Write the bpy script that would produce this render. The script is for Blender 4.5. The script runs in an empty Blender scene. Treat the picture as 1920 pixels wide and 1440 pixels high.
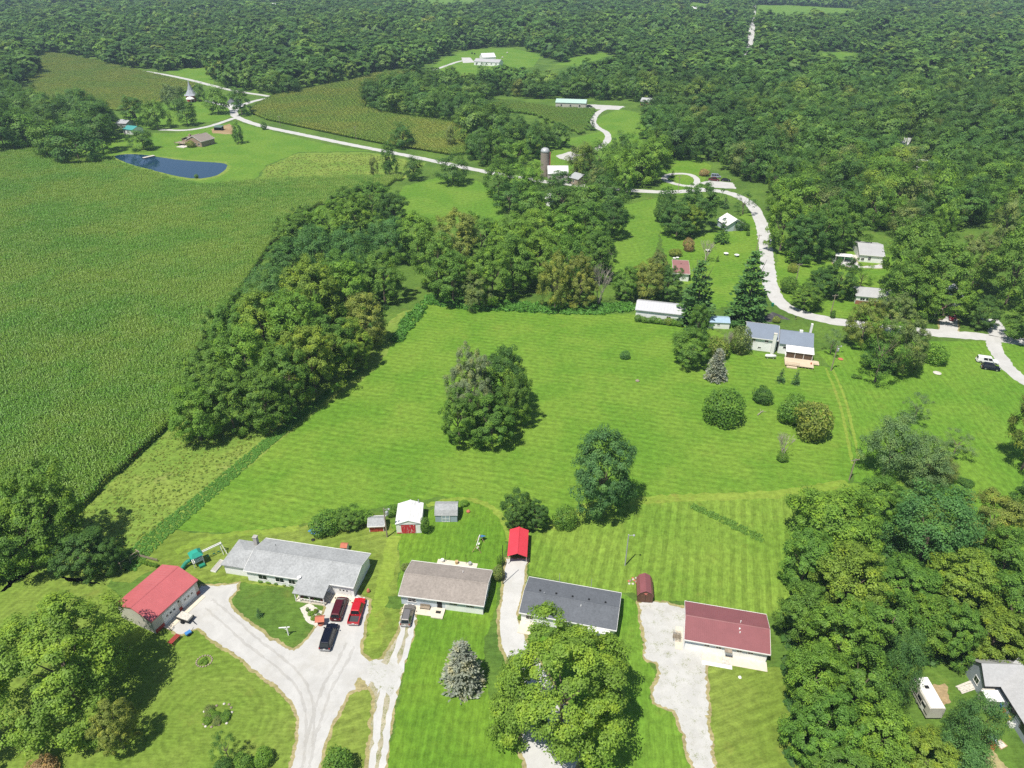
import bpy, bmesh, math, random
import numpy as np
from mathutils import Vector, Matrix
from mathutils.geometry import tessellate_polygon

# ---------------------------------------------------------------- camera, sky, sun, exposure
SC = bpy.context.scene
COL = SC.collection
FPX, PITCH, CAMH = 1320.0, math.radians(31.5), 100.0      # focal length in photo pixels (1920 wide), pitch below level, height
cam = bpy.data.cameras.new('camera'); cam.sensor_width = 36.0; cam.lens = 36.0 * FPX / 1920.0
cam.clip_start = 1.0; cam.clip_end = 20000.0
camo = bpy.data.objects.new('camera', cam); COL.objects.link(camo)
camo.location = (0, 0, CAMH); camo.rotation_euler = (math.pi / 2 - PITCH, 0, 0)
SC.camera = camo
SHX, SHY = 0.30, 0.36                                      # shadow offset on the ground per metre of height
SUN_EL = math.atan2(1.0, math.hypot(SHX, SHY)); SUN_ROT = math.atan2(-SHX, -SHY)
W = bpy.data.worlds.new('World'); SC.world = W; W.use_nodes = True
wn = W.node_tree.nodes; bg = wn['Background']
sky = wn.new('ShaderNodeTexSky'); sky.sky_type = 'NISHITA'; sky.sun_disc = False
sky.sun_elevation = SUN_EL; sky.sun_rotation = SUN_ROT; sky.air_density = 1.0; sky.dust_density = 0.6; sky.ozone_density = 1.0
W.node_tree.links.new(sky.outputs[0], bg.inputs[0]); bg.inputs[1].default_value = 0.088
sun = bpy.data.lights.new('sun', 'SUN'); sun.energy = 5.0; sun.angle = math.radians(0.53); sun.color = (1.0, 0.95, 0.86)
suno = bpy.data.objects.new('sun', sun); COL.objects.link(suno)
suno.rotation_euler = Vector((SHX, SHY, -1.0)).to_track_quat('-Z', 'Y').to_euler(); suno.location = (-40, -40, 160)
vs = SC.view_settings; vs.view_transform = 'Standard'; vs.look = 'None'; vs.gamma = 1.0; vs.use_curve_mapping = False; vs.exposure = 0.25
SC.render.engine = 'CYCLES'
cy = SC.cycles; cy.max_bounces = 5; cy.diffuse_bounces = 2; cy.glossy_bounces = 3; cy.transmission_bounces = 3; cy.transparent_max_bounces = 6; cy.volume_bounces = 0
cy.use_denoising = False; cy.use_adaptive_sampling = False

# ---------------------------------------------------------------- geometry helpers
CP, SP = math.cos(PITCH), math.sin(PITCH)
R_ = random.Random(7)
def U(px, py, z=0.0):
    """ground (or height z) point seen at a photo pixel"""
    dx = (px - 960.0) / FPX; dy = (720.0 - py) / FPX
    t = (z - CAMH) / (-SP + dy * CP)
    return Vector((dx * t, (CP + dy * SP) * t, z))
def PY(x, y, z):
    v = z - CAMH; dep = y * CP - v * SP
    return 960 + FPX * x / dep, 720 - FPX * (y * SP + v * CP) / dep, FPX / dep
def poly(pts): return [U(*p).to_2d() for p in pts]
def inside(X, Y, pl):
    r = np.zeros(X.shape, bool); n = len(pl); j = n - 1
    for i in range(n):
        xi, yi, xj, yj = pl[i][0], pl[i][1], pl[j][0], pl[j][1]
        if yi != yj:
            m = ((yi > Y) != (yj > Y)) & (X < (xj - xi) * (Y - yi) / (yj - yi) + xi)
            r ^= m
        j = i
    return r
def segdist(X, Y, line):
    d = np.full(X.shape, 1e9)
    for a, b in zip(line[:-1], line[1:]):
        vx, vy = b[0] - a[0], b[1] - a[1]; L = vx * vx + vy * vy + 1e-9
        t = np.clip(((X - a[0]) * vx + (Y - a[1]) * vy) / L, 0, 1)
        d = np.minimum(d, np.hypot(X - a[0] - t * vx, Y - a[1] - t * vy))
    return d

class MB:
    def __init__(s): s.v = []; s.f = []
    def add(s, vs_, fs):
        o = len(s.v); s.v += [tuple(p) for p in vs_]; s.f += [tuple(i + o for i in f) for f in fs]; return s
    def box(s, x0, x1, y0, y1, z0, z1):
        return s.add([(x0,y0,z0),(x1,y0,z0),(x1,y1,z0),(x0,y1,z0),(x0,y0,z1),(x1,y0,z1),(x1,y1,z1),(x0,y1,z1)],
                     [(0,3,2,1),(4,5,6,7),(0,1,5,4),(1,2,6,5),(2,3,7,6),(3,0,4,7)])
    def quad(s, a, b, c, d): return s.add([a, b, c, d], [(0, 1, 2, 3)])
    def bar(s, a, b, w, h=None):
        a = Vector(a); b = Vector(b); h = h or w; d = (b - a).normalized()
        u = d.cross(Vector((0, 0, 1)));  u = u.normalized() if u.length > 1e-4 else Vector((1, 0, 0))
        t = u.cross(d); pts = []
        for p in (a, b):
            for i, j in ((-1,-1),(1,-1),(1,1),(-1,1)): pts.append(p + u * (i * w / 2) + t * (j * h / 2))
        return s.add(pts, [(0,3,2,1),(4,5,6,7),(0,1,5,4),(1,2,6,5),(2,3,7,6),(3,0,4,7)])
    def tube(s, a, b, r0, r1, n=8, cap=True):
        a = Vector(a); b = Vector(b); d = (b - a).normalized()
        u = d.cross(Vector((0, 0, 1)));  u = u.normalized() if u.length > 1e-4 else Vector((1, 0, 0))
        t = u.cross(d); pts = []
        for p, r in ((a, r0), (b, r1)):
            for k in range(n):
                q = 2 * math.pi * k / n; pts.append(p + u * math.cos(q) * r + t * math.sin(q) * r)
        fs = [(k, (k + 1) % n, n + (k + 1) % n, n + k) for k in range(n)]
        if cap: fs += [tuple(range(n))[::-1], tuple(range(n, 2 * n))]
        return s.add(pts, fs)
    def lathe(s, prof, n=12, c=(0, 0, 0)):
        pts = []
        for r, z in prof:
            for k in range(n):
                q = 2 * math.pi * k / n; pts.append((c[0] + r * math.cos(q), c[1] + r * math.sin(q), c[2] + z))
        fs = []
        for i in range(len(prof) - 1):
            for k in range(n): fs.append((i*n+k, i*n+(k+1)%n, (i+1)*n+(k+1)%n, (i+1)*n+k))
        fs += [tuple(range(n))[::-1], tuple((len(prof)-1)*n + k for k in range(n))]
        return s.add(pts, fs)
    def prism(s, pts, z0, z1):
        n = len(pts)
        return s.add([(p[0], p[1], z0) for p in pts] + [(p[0], p[1], z1) for p in pts],
                     [tuple(range(n))[::-1], tuple(range(n, 2*n))] + [(i, (i+1)%n, n+(i+1)%n, n+i) for i in range(n)])
    def extx(s, prof, x0, x1):
        """closed (y,z) profile extruded along x"""
        n = len(prof)
        return s.add([(x0, p[0], p[1]) for p in prof] + [(x1, p[0], p[1]) for p in prof],
                     [tuple(range(n)), tuple(range(n, 2*n))[::-1]] + [(i, n+i, n+(i+1)%n, (i+1)%n) for i in range(n)])
    def mesh(s, name, mat, smooth=False):
        m = bpy.data.meshes.new(name); m.from_pydata(s.v, [], s.f)
        if mat: m.materials.append(mat)
        if smooth: m.polygons.foreach_set('use_smooth', [True] * len(m.polygons))
        m.update(); return m
    def build(s, name, mat, parent=None, loc=None, rz=None, smooth=False, label=None):
        o = bpy.data.objects.new(name, s.mesh(name, mat, smooth)); COL.objects.link(o)
        if parent: o.parent = parent
        if loc is not None: o.location = loc
        if rz is not None: o.rotation_euler = (0, 0, rz)
        if label: o['label'] = label
        return o
def tag(o, label, cat=None, group=None, kind=None):
    o['label'] = label
    if cat: o['category'] = cat
    if group: o['group'] = group
    if kind: o['kind'] = kind
    return o
def thing(name, label, cat, loc=(0, 0, 0), rz=0.0, group=None):
    o = bpy.data.objects.new(name, None); COL.objects.link(o); o.location = loc; o.rotation_euler = (0, 0, rz)
    o.empty_display_size = 0.5
    return tag(o, label, cat, group)
def inst(name, mesh, parent=None, loc=(0,0,0), rz=0.0, scale=(1,1,1), col=None):
    o = bpy.data.objects.new(name, mesh); COL.objects.link(o); o.location = loc; o.rotation_euler = (0, 0, rz); o.scale = scale
    if parent: o.parent = parent
    if col: o.color = (*col, 1)
    return o
def gp(px, py, z=0.0): return tuple(U(px, py, z))

# ---------------------------------------------------------------- materials
def newmat(name):
    m = bpy.data.materials.new(name); m.use_nodes = True; nt = m.node_tree; nt.nodes.clear()
    out = nt.nodes.new('ShaderNodeOutputMaterial'); return m, nt, out
def nd(nt, typ, ins=None, **attrs):
    n = nt.nodes.new(typ)
    for k, v in attrs.items(): setattr(n, k, v)
    for k, v in (ins or {}).items():
        s = n.inputs[k]
        if isinstance(v, bpy.types.NodeSocket): nt.links.new(v, s)
        else: s.default_value = v
    return n
def c4(c): return (c[0], c[1], c[2], 1.0)
def mixc(nt, f, a, b, mode='MIX'):
    n = nt.nodes.new('ShaderNodeMix'); n.data_type = 'RGBA'; n.blend_type = mode
    for s, v in ((n.inputs[0], f), (n.inputs[6], a), (n.inputs[7], b)):
        if isinstance(v, bpy.types.NodeSocket): nt.links.new(v, s)
        elif isinstance(v, (tuple, list)): s.default_value = c4(v)
        else: s.default_value = v
    return n.outputs[2]
def mth(nt, op, a, b=None, c=None):
    n = nt.nodes.new('ShaderNodeMath'); n.operation = op
    for s, v in zip(n.inputs, (a, b, c)):
        if v is None: continue
        if isinstance(v, bpy.types.NodeSocket): nt.links.new(v, s)
        else: s.default_value = v
    return n.outputs[0]
def ramp(nt, v, lo, hi, a=0.0, b=1.0):
    n = nt.nodes.new('ShaderNodeMapRange'); n.interpolation_type = 'SMOOTHSTEP'
    nt.links.new(v, n.inputs[0]); n.inputs[1].default_value = lo; n.inputs[2].default_value = hi; n.inputs[3].default_value = a; n.inputs[4].default_value = b
    return n.outputs[0]
def noise(nt, vec, scale, detail=4.0, rough=0.55, dist=0.0):
    n = nd(nt, 'ShaderNodeTexNoise', {'Vector': vec, 'Scale': scale, 'Detail': detail, 'Roughness': rough, 'Distortion': dist}); return n.outputs[0]
def rotv(nt, vec, ang, sc=(1, 1, 1)):
    n = nd(nt, 'ShaderNodeMapping', {'Vector': vec, 'Rotation': (0, 0, -ang)}).outputs[0]
    return n if sc == (1, 1, 1) else nd(nt, 'ShaderNodeMapping', {'Vector': n, 'Scale': sc}).outputs[0]
def gray(nt, v): 
    n = nd(nt, 'ShaderNodeCombineColor', {0: v, 1: v, 2: v}); return n.outputs[0]
def prin(nt, out, col, rough=0.8, spec=0.3, metal=0.0, bump=None, bstr=0.3, bdist=0.05):
    p = nd(nt, 'ShaderNodeBsdfPrincipled', {'Roughness': rough, 'Metallic': metal, 'Specular IOR Level': spec})
    if isinstance(col, bpy.types.NodeSocket): nt.links.new(col, p.inputs['Base Color'])
    else: p.inputs['Base Color'].default_value = c4(col)
    if bump is not None:
        b = nd(nt, 'ShaderNodeBump', {'Height': bump, 'Strength': bstr, 'Distance': bdist}); nt.links.new(b.outputs[0], p.inputs['Normal'])
    nt.links.new(p.outputs[0], out.inputs[0]); return p

_plain = {}
def plain(name, col, rough=0.7, spec=0.3, metal=0.0, var=0.12, scale=1.5):
    """painted or bare surface with uneven tone"""
    if name in _plain: return _plain[name]
    m, nt, out = newmat(name)
    pos = nd(nt, 'ShaderNodeTexCoord').outputs['Object']
    n = noise(nt, pos, scale, 5, 0.65); n2 = noise(nt, pos, scale * 9, 2, 0.5)
    f = mth(nt, 'ADD', mth(nt, 'MULTIPLY', n, 0.7), mth(nt, 'MULTIPLY', n2, 0.3))
    k = ramp(nt, f, 0.3, 0.7, 1 - var, 1 + var)
    prin(nt, out, mixc(nt, 1.0, col, gray(nt, k), 'MULTIPLY'), rough, spec, metal)
    _plain[name] = m; return m

def grass(name, c1, c2, dry=(0.21, 0.185, 0.045), dryamt=0.25, ang=0.0, width=1.6, stripe=0.10, fine=0.34, rot_arc=None, crisp=False, wob_=0.5):
    m, nt, out = newmat(name)
    pos = nd(nt, 'ShaderNodeNewGeometry').outputs['Position']
    n1 = noise(nt, pos, 0.055, 6, 0.6)                       # wide patches
    n2 = noise(nt, pos, 0.8, 4, 0.65)                        # tufts
    st = rotv(nt, pos, ang, (0.55, 3.2, 1))
    n3 = noise(nt, st, 0.9, 4, 0.6)                          # streaks along the mowing
    n4 = noise(nt, pos, 3.4, 2, 0.6)
    col = mixc(nt, ramp(nt, n1, 0.36, 0.64), c1, c2)
    nd_ = noise(nt, pos, 0.16, 5, 0.7)
    col = mixc(nt, ramp(nt, nd_, 0.54, 0.78, 0.0, dryamt), col, dry)
    k = ramp(nt, mth(nt, 'ADD', mth(nt, 'MULTIPLY', n2, 0.45), mth(nt, 'ADD', mth(nt, 'MULTIPLY', n3, 0.35), mth(nt, 'MULTIPLY', n4, 0.2))), 0.32, 0.68, 1 - fine, 1 + fine)
    if stripe > 0:
        if rot_arc:
            v = nd(nt, 'ShaderNodeVectorMath', {0: pos, 1: (rot_arc[0], rot_arc[1], 0)}, operation='SUBTRACT').outputs[0]
            y = nd(nt, 'ShaderNodeVectorMath', {0: v}, operation='LENGTH').outputs['Value']
        else:
            y = nd(nt, 'ShaderNodeSeparateXYZ', {0: rotv(nt, pos, ang)}).outputs[1]
        wob = mth(nt, 'MULTIPLY', noise(nt, pos, 0.09, 4), wob_)
        sn = mth(nt, 'SINE', mth(nt, 'MULTIPLY', mth(nt, 'ADD', y, wob), 2 * math.pi / width))
        if crisp: sn = ramp(nt, sn, -0.35, 0.35, -1, 1)
        amp = mth(nt, 'MULTIPLY', ramp(nt, noise(nt, rotv(nt, pos, ang, (0.35, 1.4, 1)), 0.16, 5, 0.75), 0.34, 0.62), stripe)
        k = mth(nt, 'MULTIPLY', k, mth(nt, 'ADD', 1.0, mth(nt, 'MULTIPLY', sn, amp)))  # mower stripes: directional sheen of the bent grass put into the colour
    col = mixc(nt, 1.0, col, gray(nt, k), 'MULTIPLY')
    prin(nt, out, col, 0.9, 0.12, bump=mth(nt, 'ADD', n2, n4), bstr=0.5, bdist=0.10)
    return m

def gravel(name, col=(0.49, 0.483, 0.46), grassy=0.0, tone=0.12):
    m, nt, out = newmat(name)
    pos = nd(nt, 'ShaderNodeNewGeometry').outputs['Position']
    a = noise(nt, pos, 0.30, 6, 0.7, 0.6); b = noise(nt, pos, 14.0, 3, 0.7); d = noise(nt, pos, 0.55, 6, 0.72)
    k = ramp(nt, mth(nt, 'ADD', mth(nt, 'MULTIPLY', a, 0.45), mth(nt, 'MULTIPLY', b, 0.55)), 0.36, 0.64, 1 - tone * 1.3, 1 + tone * 0.7)
    cc = mixc(nt, 1.0, col, gray(nt, k), 'MULTIPLY')
    cc = mixc(nt, ramp(nt, noise(nt, pos, 0.17, 7, 0.8), 0.46, 0.70, 0, 0.38), cc, (0.37, 0.35, 0.30))
    if grassy > 0:
        f = ramp(nt, mth(nt, 'ADD', mth(nt, 'MULTIPLY', noise(nt, pos, 7.0, 3, 0.8), 0.5), mth(nt, 'MULTIPLY', d, 0.5)), 0.62 - grassy * 0.16, 0.70 - grassy * 0.14)
        cc = mixc(nt, f, cc, (0.19, 0.21, 0.08))
    prin(nt, out, cc, 0.95, 0.1, bump=b, bstr=0.25, bdist=0.03)
    return m

def leafmat(name, far=False, transl=0.32, spread=0.22):
    """leaves: tone from the object's own colour (single trees) or from each instance (woods)"""
    m, nt, out = newmat(name)
    oi = nd(nt, 'ShaderNodeObjectInfo')
    geo = nd(nt, 'ShaderNodeNewGeometry')
    if far:
        cr = nd(nt, 'ShaderNodeValToRGB', {0: oi.outputs['Random']})
        e = cr.color_ramp.elements
        stops = [(0.0, (0.070, 0.165, 0.038)), (0.25, (0.084, 0.190, 0.040)), (0.5, (0.100, 0.212, 0.042)), (0.75, (0.118, 0.234, 0.044)), (0.92, (0.140, 0.256, 0.046)), (0.985, (0.170, 0.272, 0.050)), (1.0, (0.20, 0.26, 0.06))]
        e[0].position, e[0].color = stops[0][0], c4(stops[0][1]); e[1].position, e[1].color = stops[-1][0], c4(stops[-1][1])
        for p, c in stops[1:-1]:
            q = e.new(p); q.color = c4(c)
        big = noise(nt, oi.outputs['Location'], 0.012, 4, 0.6); base = mixc(nt, 1.0, cr.outputs[0], gray(nt, ramp(nt, big, 0.35, 0.65, 0.8, 1.2)), 'MULTIPLY'); spread = 0.10
    else:
        base = oi.outputs['Color']
    rnd = geo.outputs['Random Per Island']
    obj = nd(nt, 'ShaderNodeTexCoord').outputs['Object']
    n = noise(nt, obj, 2.6, 3, 0.6)
    k = mth(nt, 'MULTIPLY', ramp(nt, rnd, 0, 1, 1 - spread, 1 + spread), ramp(nt, n, 0.35, 0.65, 0.82, 1.18))
    col = mixc(nt, 1.0, base, gray(nt, k), 'MULTIPLY')
    warm = mixc(nt, 1.0, col, (1.28, 1.08, 0.75), 'MULTIPLY')
    col = mixc(nt, ramp(nt, n, 0.45, 0.7), col, warm)
    p = nd(nt, 'ShaderNodeBsdfPrincipled', {'Base Color': col, 'Roughness': 0.55, 'Specular IOR Level': 0.25})
    t = nd(nt, 'ShaderNodeBsdfTranslucent', {'Color': mixc(nt, 1.0, col, (1.25, 1.2, 0.55), 'MULTIPLY')})
    mx = nd(nt, 'ShaderNodeMixShader', {0: transl, 1: p.outputs[0], 2: t.outputs[0]})
    nt.links.new(mx.outputs[0], out.inputs[0])
    return m
M = {}
M['leaf'] = leafmat('leaf'); M['leaf_wood'] = leafmat('leaf_wood', far=True)
M['bark'] = plain('bark', (0.16, 0.13, 0.10), 0.9, 0.1, var=0.3, scale=3)
M['dead_wood'] = plain('dead_wood', (0.36, 0.32, 0.27), 0.9, 0.1, var=0.2, scale=3)

# ---------------------------------------------------------------- plant meshes (leaf-sized faces spread through the crown)
def unit(a): return a / (np.linalg.norm(a, axis=-1, keepdims=True) + 1e-9)
def leaf_mesh(name, C, Nn, size, mat, aspect=0.62, T=None, rng=None):
    n = len(C); rng = rng or np.random.default_rng(1)
    Nn = unit(Nn)
    T = unit(np.cross(Nn, rng.normal(size=(n, 3)))) if T is None else unit(T)
    B = unit(np.cross(Nn, T)); L = (size * 0.5)[:, None]; Wd = L * aspect
    V = np.empty((n, 4, 3)); V[:, 0] = C + T * L; V[:, 1] = C + B * Wd; V[:, 2] = C - T * L; V[:, 3] = C - B * Wd
    V[:, 1] -= Nn * L * 0.18; V[:, 3] -= Nn * L * 0.18
    m = bpy.data.meshes.new(name)
    m.vertices.add(4 * n); m.vertices.foreach_set('co', V.reshape(-1).astype(np.float32))
    m.loops.add(4 * n); m.loops.foreach_set('vertex_index', np.arange(4 * n, dtype=np.int32))
    m.polygons.add(n); m.polygons.foreach_set('loop_start', np.arange(0, 4 * n, 4, dtype=np.int32)); m.polygons.foreach_set('loop_total', np.full(n, 4, dtype=np.int32))
    m.materials.append(mat); m.update(calc_edges=True); return m
def sph(rng, n): return unit(rng.normal(size=(n, 3)))

def broad_mesh(name, seed, lobes, clumps, leaves, leaf, mat, lobe_r=0.42, clump_r=0.15, lean=0.0, droop=0.0, open_=0.0, nr=0.30, ew=0.55, cw=0.5):
    rng = np.random.default_rng(seed); C = []; Nn = []; S = []
    k = np.arange(lobes); ph = k * 2.399963 + rng.uniform(0, 6.28)
    zz = np.linspace(0.92, -0.62, lobes) + rng.normal(0, 0.08, lobes)
    zz = np.clip(zz, -0.75, 0.98); rr = np.sqrt(1 - zz ** 2)
    D = np.stack([rr * np.cos(ph), rr * np.sin(ph), zz], 1)
    LC = D * ((1 - lobe_r * 0.9) * rng.uniform(0.70, 1.14, lobes))[:, None]
    for i in range(lobes):
        lr = lobe_r * rng.uniform(0.75, 1.2)
        d = sph(rng, clumps * 3); keep = (d @ unit(D[i] + np.array([0, 0, 0.35]))) > -0.15 - 0.25 * rng.random(len(d)); d = d[keep][:clumps]
        CC = LC[i] + d * lr * rng.uniform(0.72, 1.05, (len(d), 1))
        for c in CC:
            if rng.random() < open_: continue
            cr = clump_r * rng.uniform(0.7, 1.35); n = int(leaves * rng.uniform(0.7, 1.25))
            e = sph(rng, n); e[:, 2] = np.abs(e[:, 2]) * np.where(rng.random(n) < 0.78, 1, -1)
            p = c + e * cr * (rng.random((n, 1)) ** 0.35) * np.array([1.12, 1.12, 0.72])
            if droop: p[:, 2] -= droop * rng.random(n) ** 1.5 * cr * 3
            C.append(p); Nn.append(e * ew + unit((c - LC[i] * (0.5 if ew > 0.4 else 0.1))[None, :]) * cw + np.array([0, 0, 0.4]) + rng.normal(size=(n, 3)) * nr)
            S.append(leaf * rng.uniform(0.65, 1.3, n))
    C = np.concatenate(C); Nn = np.concatenate(Nn); S = np.concatenate(S)
    r = np.percentile(np.hypot(C[:, 0], C[:, 1]), 97); C[:, :2] /= r
    zt, zb = np.percentile(C[:, 2], 99.2), np.percentile(C[:, 2], 0.8); C[:, 2] = (C[:, 2] - zb) / (zt - zb) * 2 - 1
    return leaf_mesh(name, C, Nn, S, mat, rng=rng)
def shrub_mesh(name, seed, n, leaf, mat, flat=0.0):
    rng = np.random.default_rng(seed); bumps = sph(rng, 17); br = rng.uniform(0.72, 1.06, 17)
    e = sph(rng, n); d = e @ bumps.T; h = np.max(d, axis=1); w = br[np.argmax(d, axis=1)]; r = w * (0.76 + 0.24 * np.clip((h - 0.72) * 4, 0, 1))
    C = e * (r * (0.60 + 0.42 * rng.random(n) ** 0.45))[:, None]
    C[:, 2] = np.where(C[:, 2] < -0.75, -0.75 + 0.1 * rng.random(n), C[:, 2]); C[:, 2] = (C[:, 2] + 0.75) / 1.75 * 2 - 1
    return leaf_mesh(name, C, e + np.array([0, 0, 0.4]) + rng.normal(size=(n, 3)) * 0.5, leaf * rng.uniform(0.5, 1.4, n), mat, rng=rng)
def spruce_mesh(name, seed, mat, levels=22, br=13, per=8, leaf=0.15, power=0.8, gap=0.0):
    rng = np.random.default_rng(seed); C = []; Nn = []; S = []; T = []
    for i in range(levels):
        t = (i + rng.uniform(-0.2, 0.2)) / levels; r0 = max(0.05, (1 - t) ** power)
        nb = max(4, int(br * (0.45 + 0.6 * r0)))
        for b in range(nb):
            q = rng.uniform(0, 6.283); r = r0 * rng.uniform(0.72, 1.08); d = np.array([math.cos(q), math.sin(q), 0])
            m = max(3, int(per * (0.4 + r))); u = rng.uniform(0.25, 1.0, m)
            p = d * (r * u)[:, None]; side = np.array([-d[1], d[0], 0]); p = p + side * (rng.normal(0, 0.07, m) * (0.4 + u))[:, None]
            p[:, 2] = -1 + 2 * t + 0.08 - 0.14 * u * r + rng.normal(0, 0.015, m)
            C.append(p); T.append(d + side * rng.normal(0, 0.5, (m, 1)) + np.array([0, 0, 0.05])); Nn.append(np.tile([0, 0, 1.0], (m, 1)) + d * 0.35 + rng.normal(0, 0.35, (m, 3))); S.append(leaf * rng.uniform(0.7, 1.3, m) * (0.6 + 0.5 * r0))
    return leaf_mesh(name, np.concatenate(C), np.concatenate(Nn), np.concatenate(S), mat, 0.5, np.concatenate(T), rng)
def bare_mesh(name, seed, mat, depth=4):
    rng = random.Random(seed); b = MB()
    def rec(p, d, L, r, k):
        q = p + d * L; b.tube(p, q, r, r * 0.6, 5 if k < 2 else 3, False)
        if k >= depth: return
        for _ in range(3):
            nd2 = (d + Vector((rng.uniform(-1, 1), rng.uniform(-1, 1), rng.uniform(-0.2, 0.7))) * 0.62).normalized()
            rec(q, nd2, L * rng.uniform(0.6, 0.85), r * 0.58, k + 1)
    for _ in range(3): rec(Vector((0, 0, -1)), Vector((rng.uniform(-.4, .4), rng.uniform(-.4, .4), 1)).normalized(), 0.62, 0.045, 0)
    return b.mesh(name, mat)
def trunk_mesh(name, seed, limbs=6):
    rng = random.Random(seed); b = MB(); pts = [Vector((0, 0, -0.02))]; 
    for i in range(1, 5): pts.append(Vector((rng.uniform(-.03, .03) * i, rng.uniform(-.03, .03) * i, i / 4 * 1.0)))
    rad = [0.062, 0.046, 0.040, 0.030, 0.018]
    for i in range(4): b.tube(pts[i], pts[i+1], rad[i], rad[i+1], 8, i == 0)
    for i in range(limbs):
        a = pts[2].lerp(pts[3], rng.random()); q = 6.283 * (i + rng.random() * .5) / limbs
        m = a + Vector((math.cos(q) * .28, math.sin(q) * .28, .22)); e = m + Vector((math.cos(q) * .28, math.sin(q) * .28, .28))
        b.tube(a, m, 0.026, 0.017, 5, False); b.tube(m, e, 0.017, 0.006, 5, False)
    return b.mesh(name, M['bark'])

V_NEAR = [broad_mesh('crown_broad', 11 + i, 10 + i % 3, 13, 150, 0.052, M['leaf'], 0.40 + 0.03 * (i % 3), 0.13 + 0.015 * (i % 2)) for i in range(9)]
V_BIG = [broad_mesh('crown_maple', 41 + i, 17, 17, 165, 0.037, M['leaf'], 0.33, 0.105) for i in range(2)]
V_MID = [broad_mesh('crown_broad_small', 71 + i, 8, 9, 80, 0.080, M['leaf'], 0.44, 0.20, nr=0.18, ew=0.4, cw=0.8) for i in range(6)]
V_FINE = [broad_mesh('crown_feathery', 91 + i, 12, 12, 150, 0.048, M['leaf'], 0.42, 0.19, open_=0.12) for i in range(2)]
V_OPEN = [broad_mesh('crown_open', 101 + i, 8, 9, 95, 0.05, M['leaf'], 0.36, 0.16, open_=0.35) for i in range(2)]
V_WILLOW = [broad_mesh('crown_willow', 111, 10, 12, 60, 0.085, M['leaf'], 0.4, 0.14, droop=0.9)]
V_PINE = [spruce_mesh('crown_pine', 121 + i, M['leaf'], 13, 15, 22, 0.17, power=0.55) for i in range(2)]
V_SHRUB = [shrub_mesh('crown_shrub', 131 + i, 3200, 0.115, M['leaf']) for i in range(4)]
V_SPRUCE = [spruce_mesh('crown_spruce', 141 + i, M['leaf'], 24, 15, 9, 0.17) for i in range(2)]
V_BLUE = [spruce_mesh('crown_blue_spruce', 145 + i, M['leaf'], 24, 20, 11, 0.15, power=0.5) for i in range(2)]
V_FIR = [spruce_mesh('crown_fir', 151 + i, M['leaf'], 14, 10, 6, 0.24) for i in range(2)]
V_BARE = [bare_mesh('branches', 161 + i, M['dead_wood']) for i in range(2)]
V_TRUNK = [trunk_mesh('trunk', 171 + i) for i in range(4)]
W_MID = [broad_mesh('wood_crown', 181 + i, 7, 8, 60, 0.105, M['leaf_wood'], 0.46, 0.22, nr=0.12, ew=0.30, cw=1.0) for i in range(6)]
W_FAR = [broad_mesh('wood_crown_far', 191 + i, 6, 7, 20, 0.27, M['leaf_wood'], 0.5, 0.2, nr=0.08, ew=0.2, cw=1.0) for i in range(5)]

# ---------------------------------------------------------------- ground sheets
def ragged(pl, amp, closed=True, step=None):
    out = []; n = len(pl)
    for i in range(n if closed else n - 1):
        a, b = Vector(pl[i]), Vector(pl[(i + 1) % n]); L = (b - a).length
        st = step or max(0.4, (a.length + b.length) * 0.0022); k = max(1, int(L / st)); k = min(k, 260)
        nn = Vector((-(b - a).y, (b - a).x)).normalized()
        for j in range(k):
            out.append(a.lerp(b, j / k) + nn * (R_.gauss(0, amp * 0.6) + amp * 1.6 * math.sin(j * st * 0.9 + i * 2.1) * math.sin(j * st * 0.37 + i)) + (b - a).normalized() * R_.gauss(0, amp * 0.3))
    return out
def smooth(pl, closed=True, it=2):
    for _ in range(it):
        q = []; n = len(pl)
        for i in range(n if closed else n - 1):
            a, b = Vector(pl[i]), Vector(pl[(i + 1) % n]); q += [a.lerp(b, 0.25), a.lerp(b, 0.75)]
        if not closed: q = [Vector(pl[0])] + q + [Vector(pl[-1])]
        pl = q
    return pl
VG = []
def sheet(name, px, z, mat, label, cat=None, amp=0.12, kind='structure', sm=0, group=None, grow=0.0):
    pl = poly(px)
    if grow:
        n = len(pl); ar = sum(pl[i][0] * pl[(i+1) % n][1] - pl[(i+1) % n][0] * pl[i][1] for i in range(n)); sg = 1 if ar > 0 else -1; q = []
        for i in range(n):
            d1 = (pl[i] - pl[i-1]).normalized(); d2 = (pl[(i+1) % n] - pl[i]).normalized(); nn = Vector((d1.y + d2.y, -d1.x - d2.x)) * sg
            q.append(pl[i] + (nn.normalized() if nn.length > 1e-3 else nn) * grow)
        pl = q
    if name == 'gravel_drive' and not grow: VG.append(1); sheet('drive_verge', px, 0.0138 + 0.0002 * len(VG), M['verge'], 'dry trodden edge of the ' + label, 'verge', 0.16, grow=0.55)
    if sm: pl = smooth(pl, True, sm)
    if amp: pl = ragged(pl, amp)
    v = [(p[0], p[1], z) for p in pl]
    f = tessellate_polygon([[Vector(p) for p in v]])
    m = bpy.data.meshes.new(name); m.from_pydata(v, [], [tuple(t) for t in f]); m.materials.append(mat)
    bm = bmesh.new(); bm.from_mesh(m); bmesh.ops.recalc_face_normals(bm, faces=bm.faces)
    if bm.faces and sum(fc.normal.z for fc in bm.faces) < 0: bmesh.ops.reverse_faces(bm, faces=bm.faces)
    bm.to_mesh(m); bm.free()
    o = bpy.data.objects.new(name, m); COL.objects.link(o); return tag(o, label, cat or name.replace('_', ' '), group, kind)
ROADS = []
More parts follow.
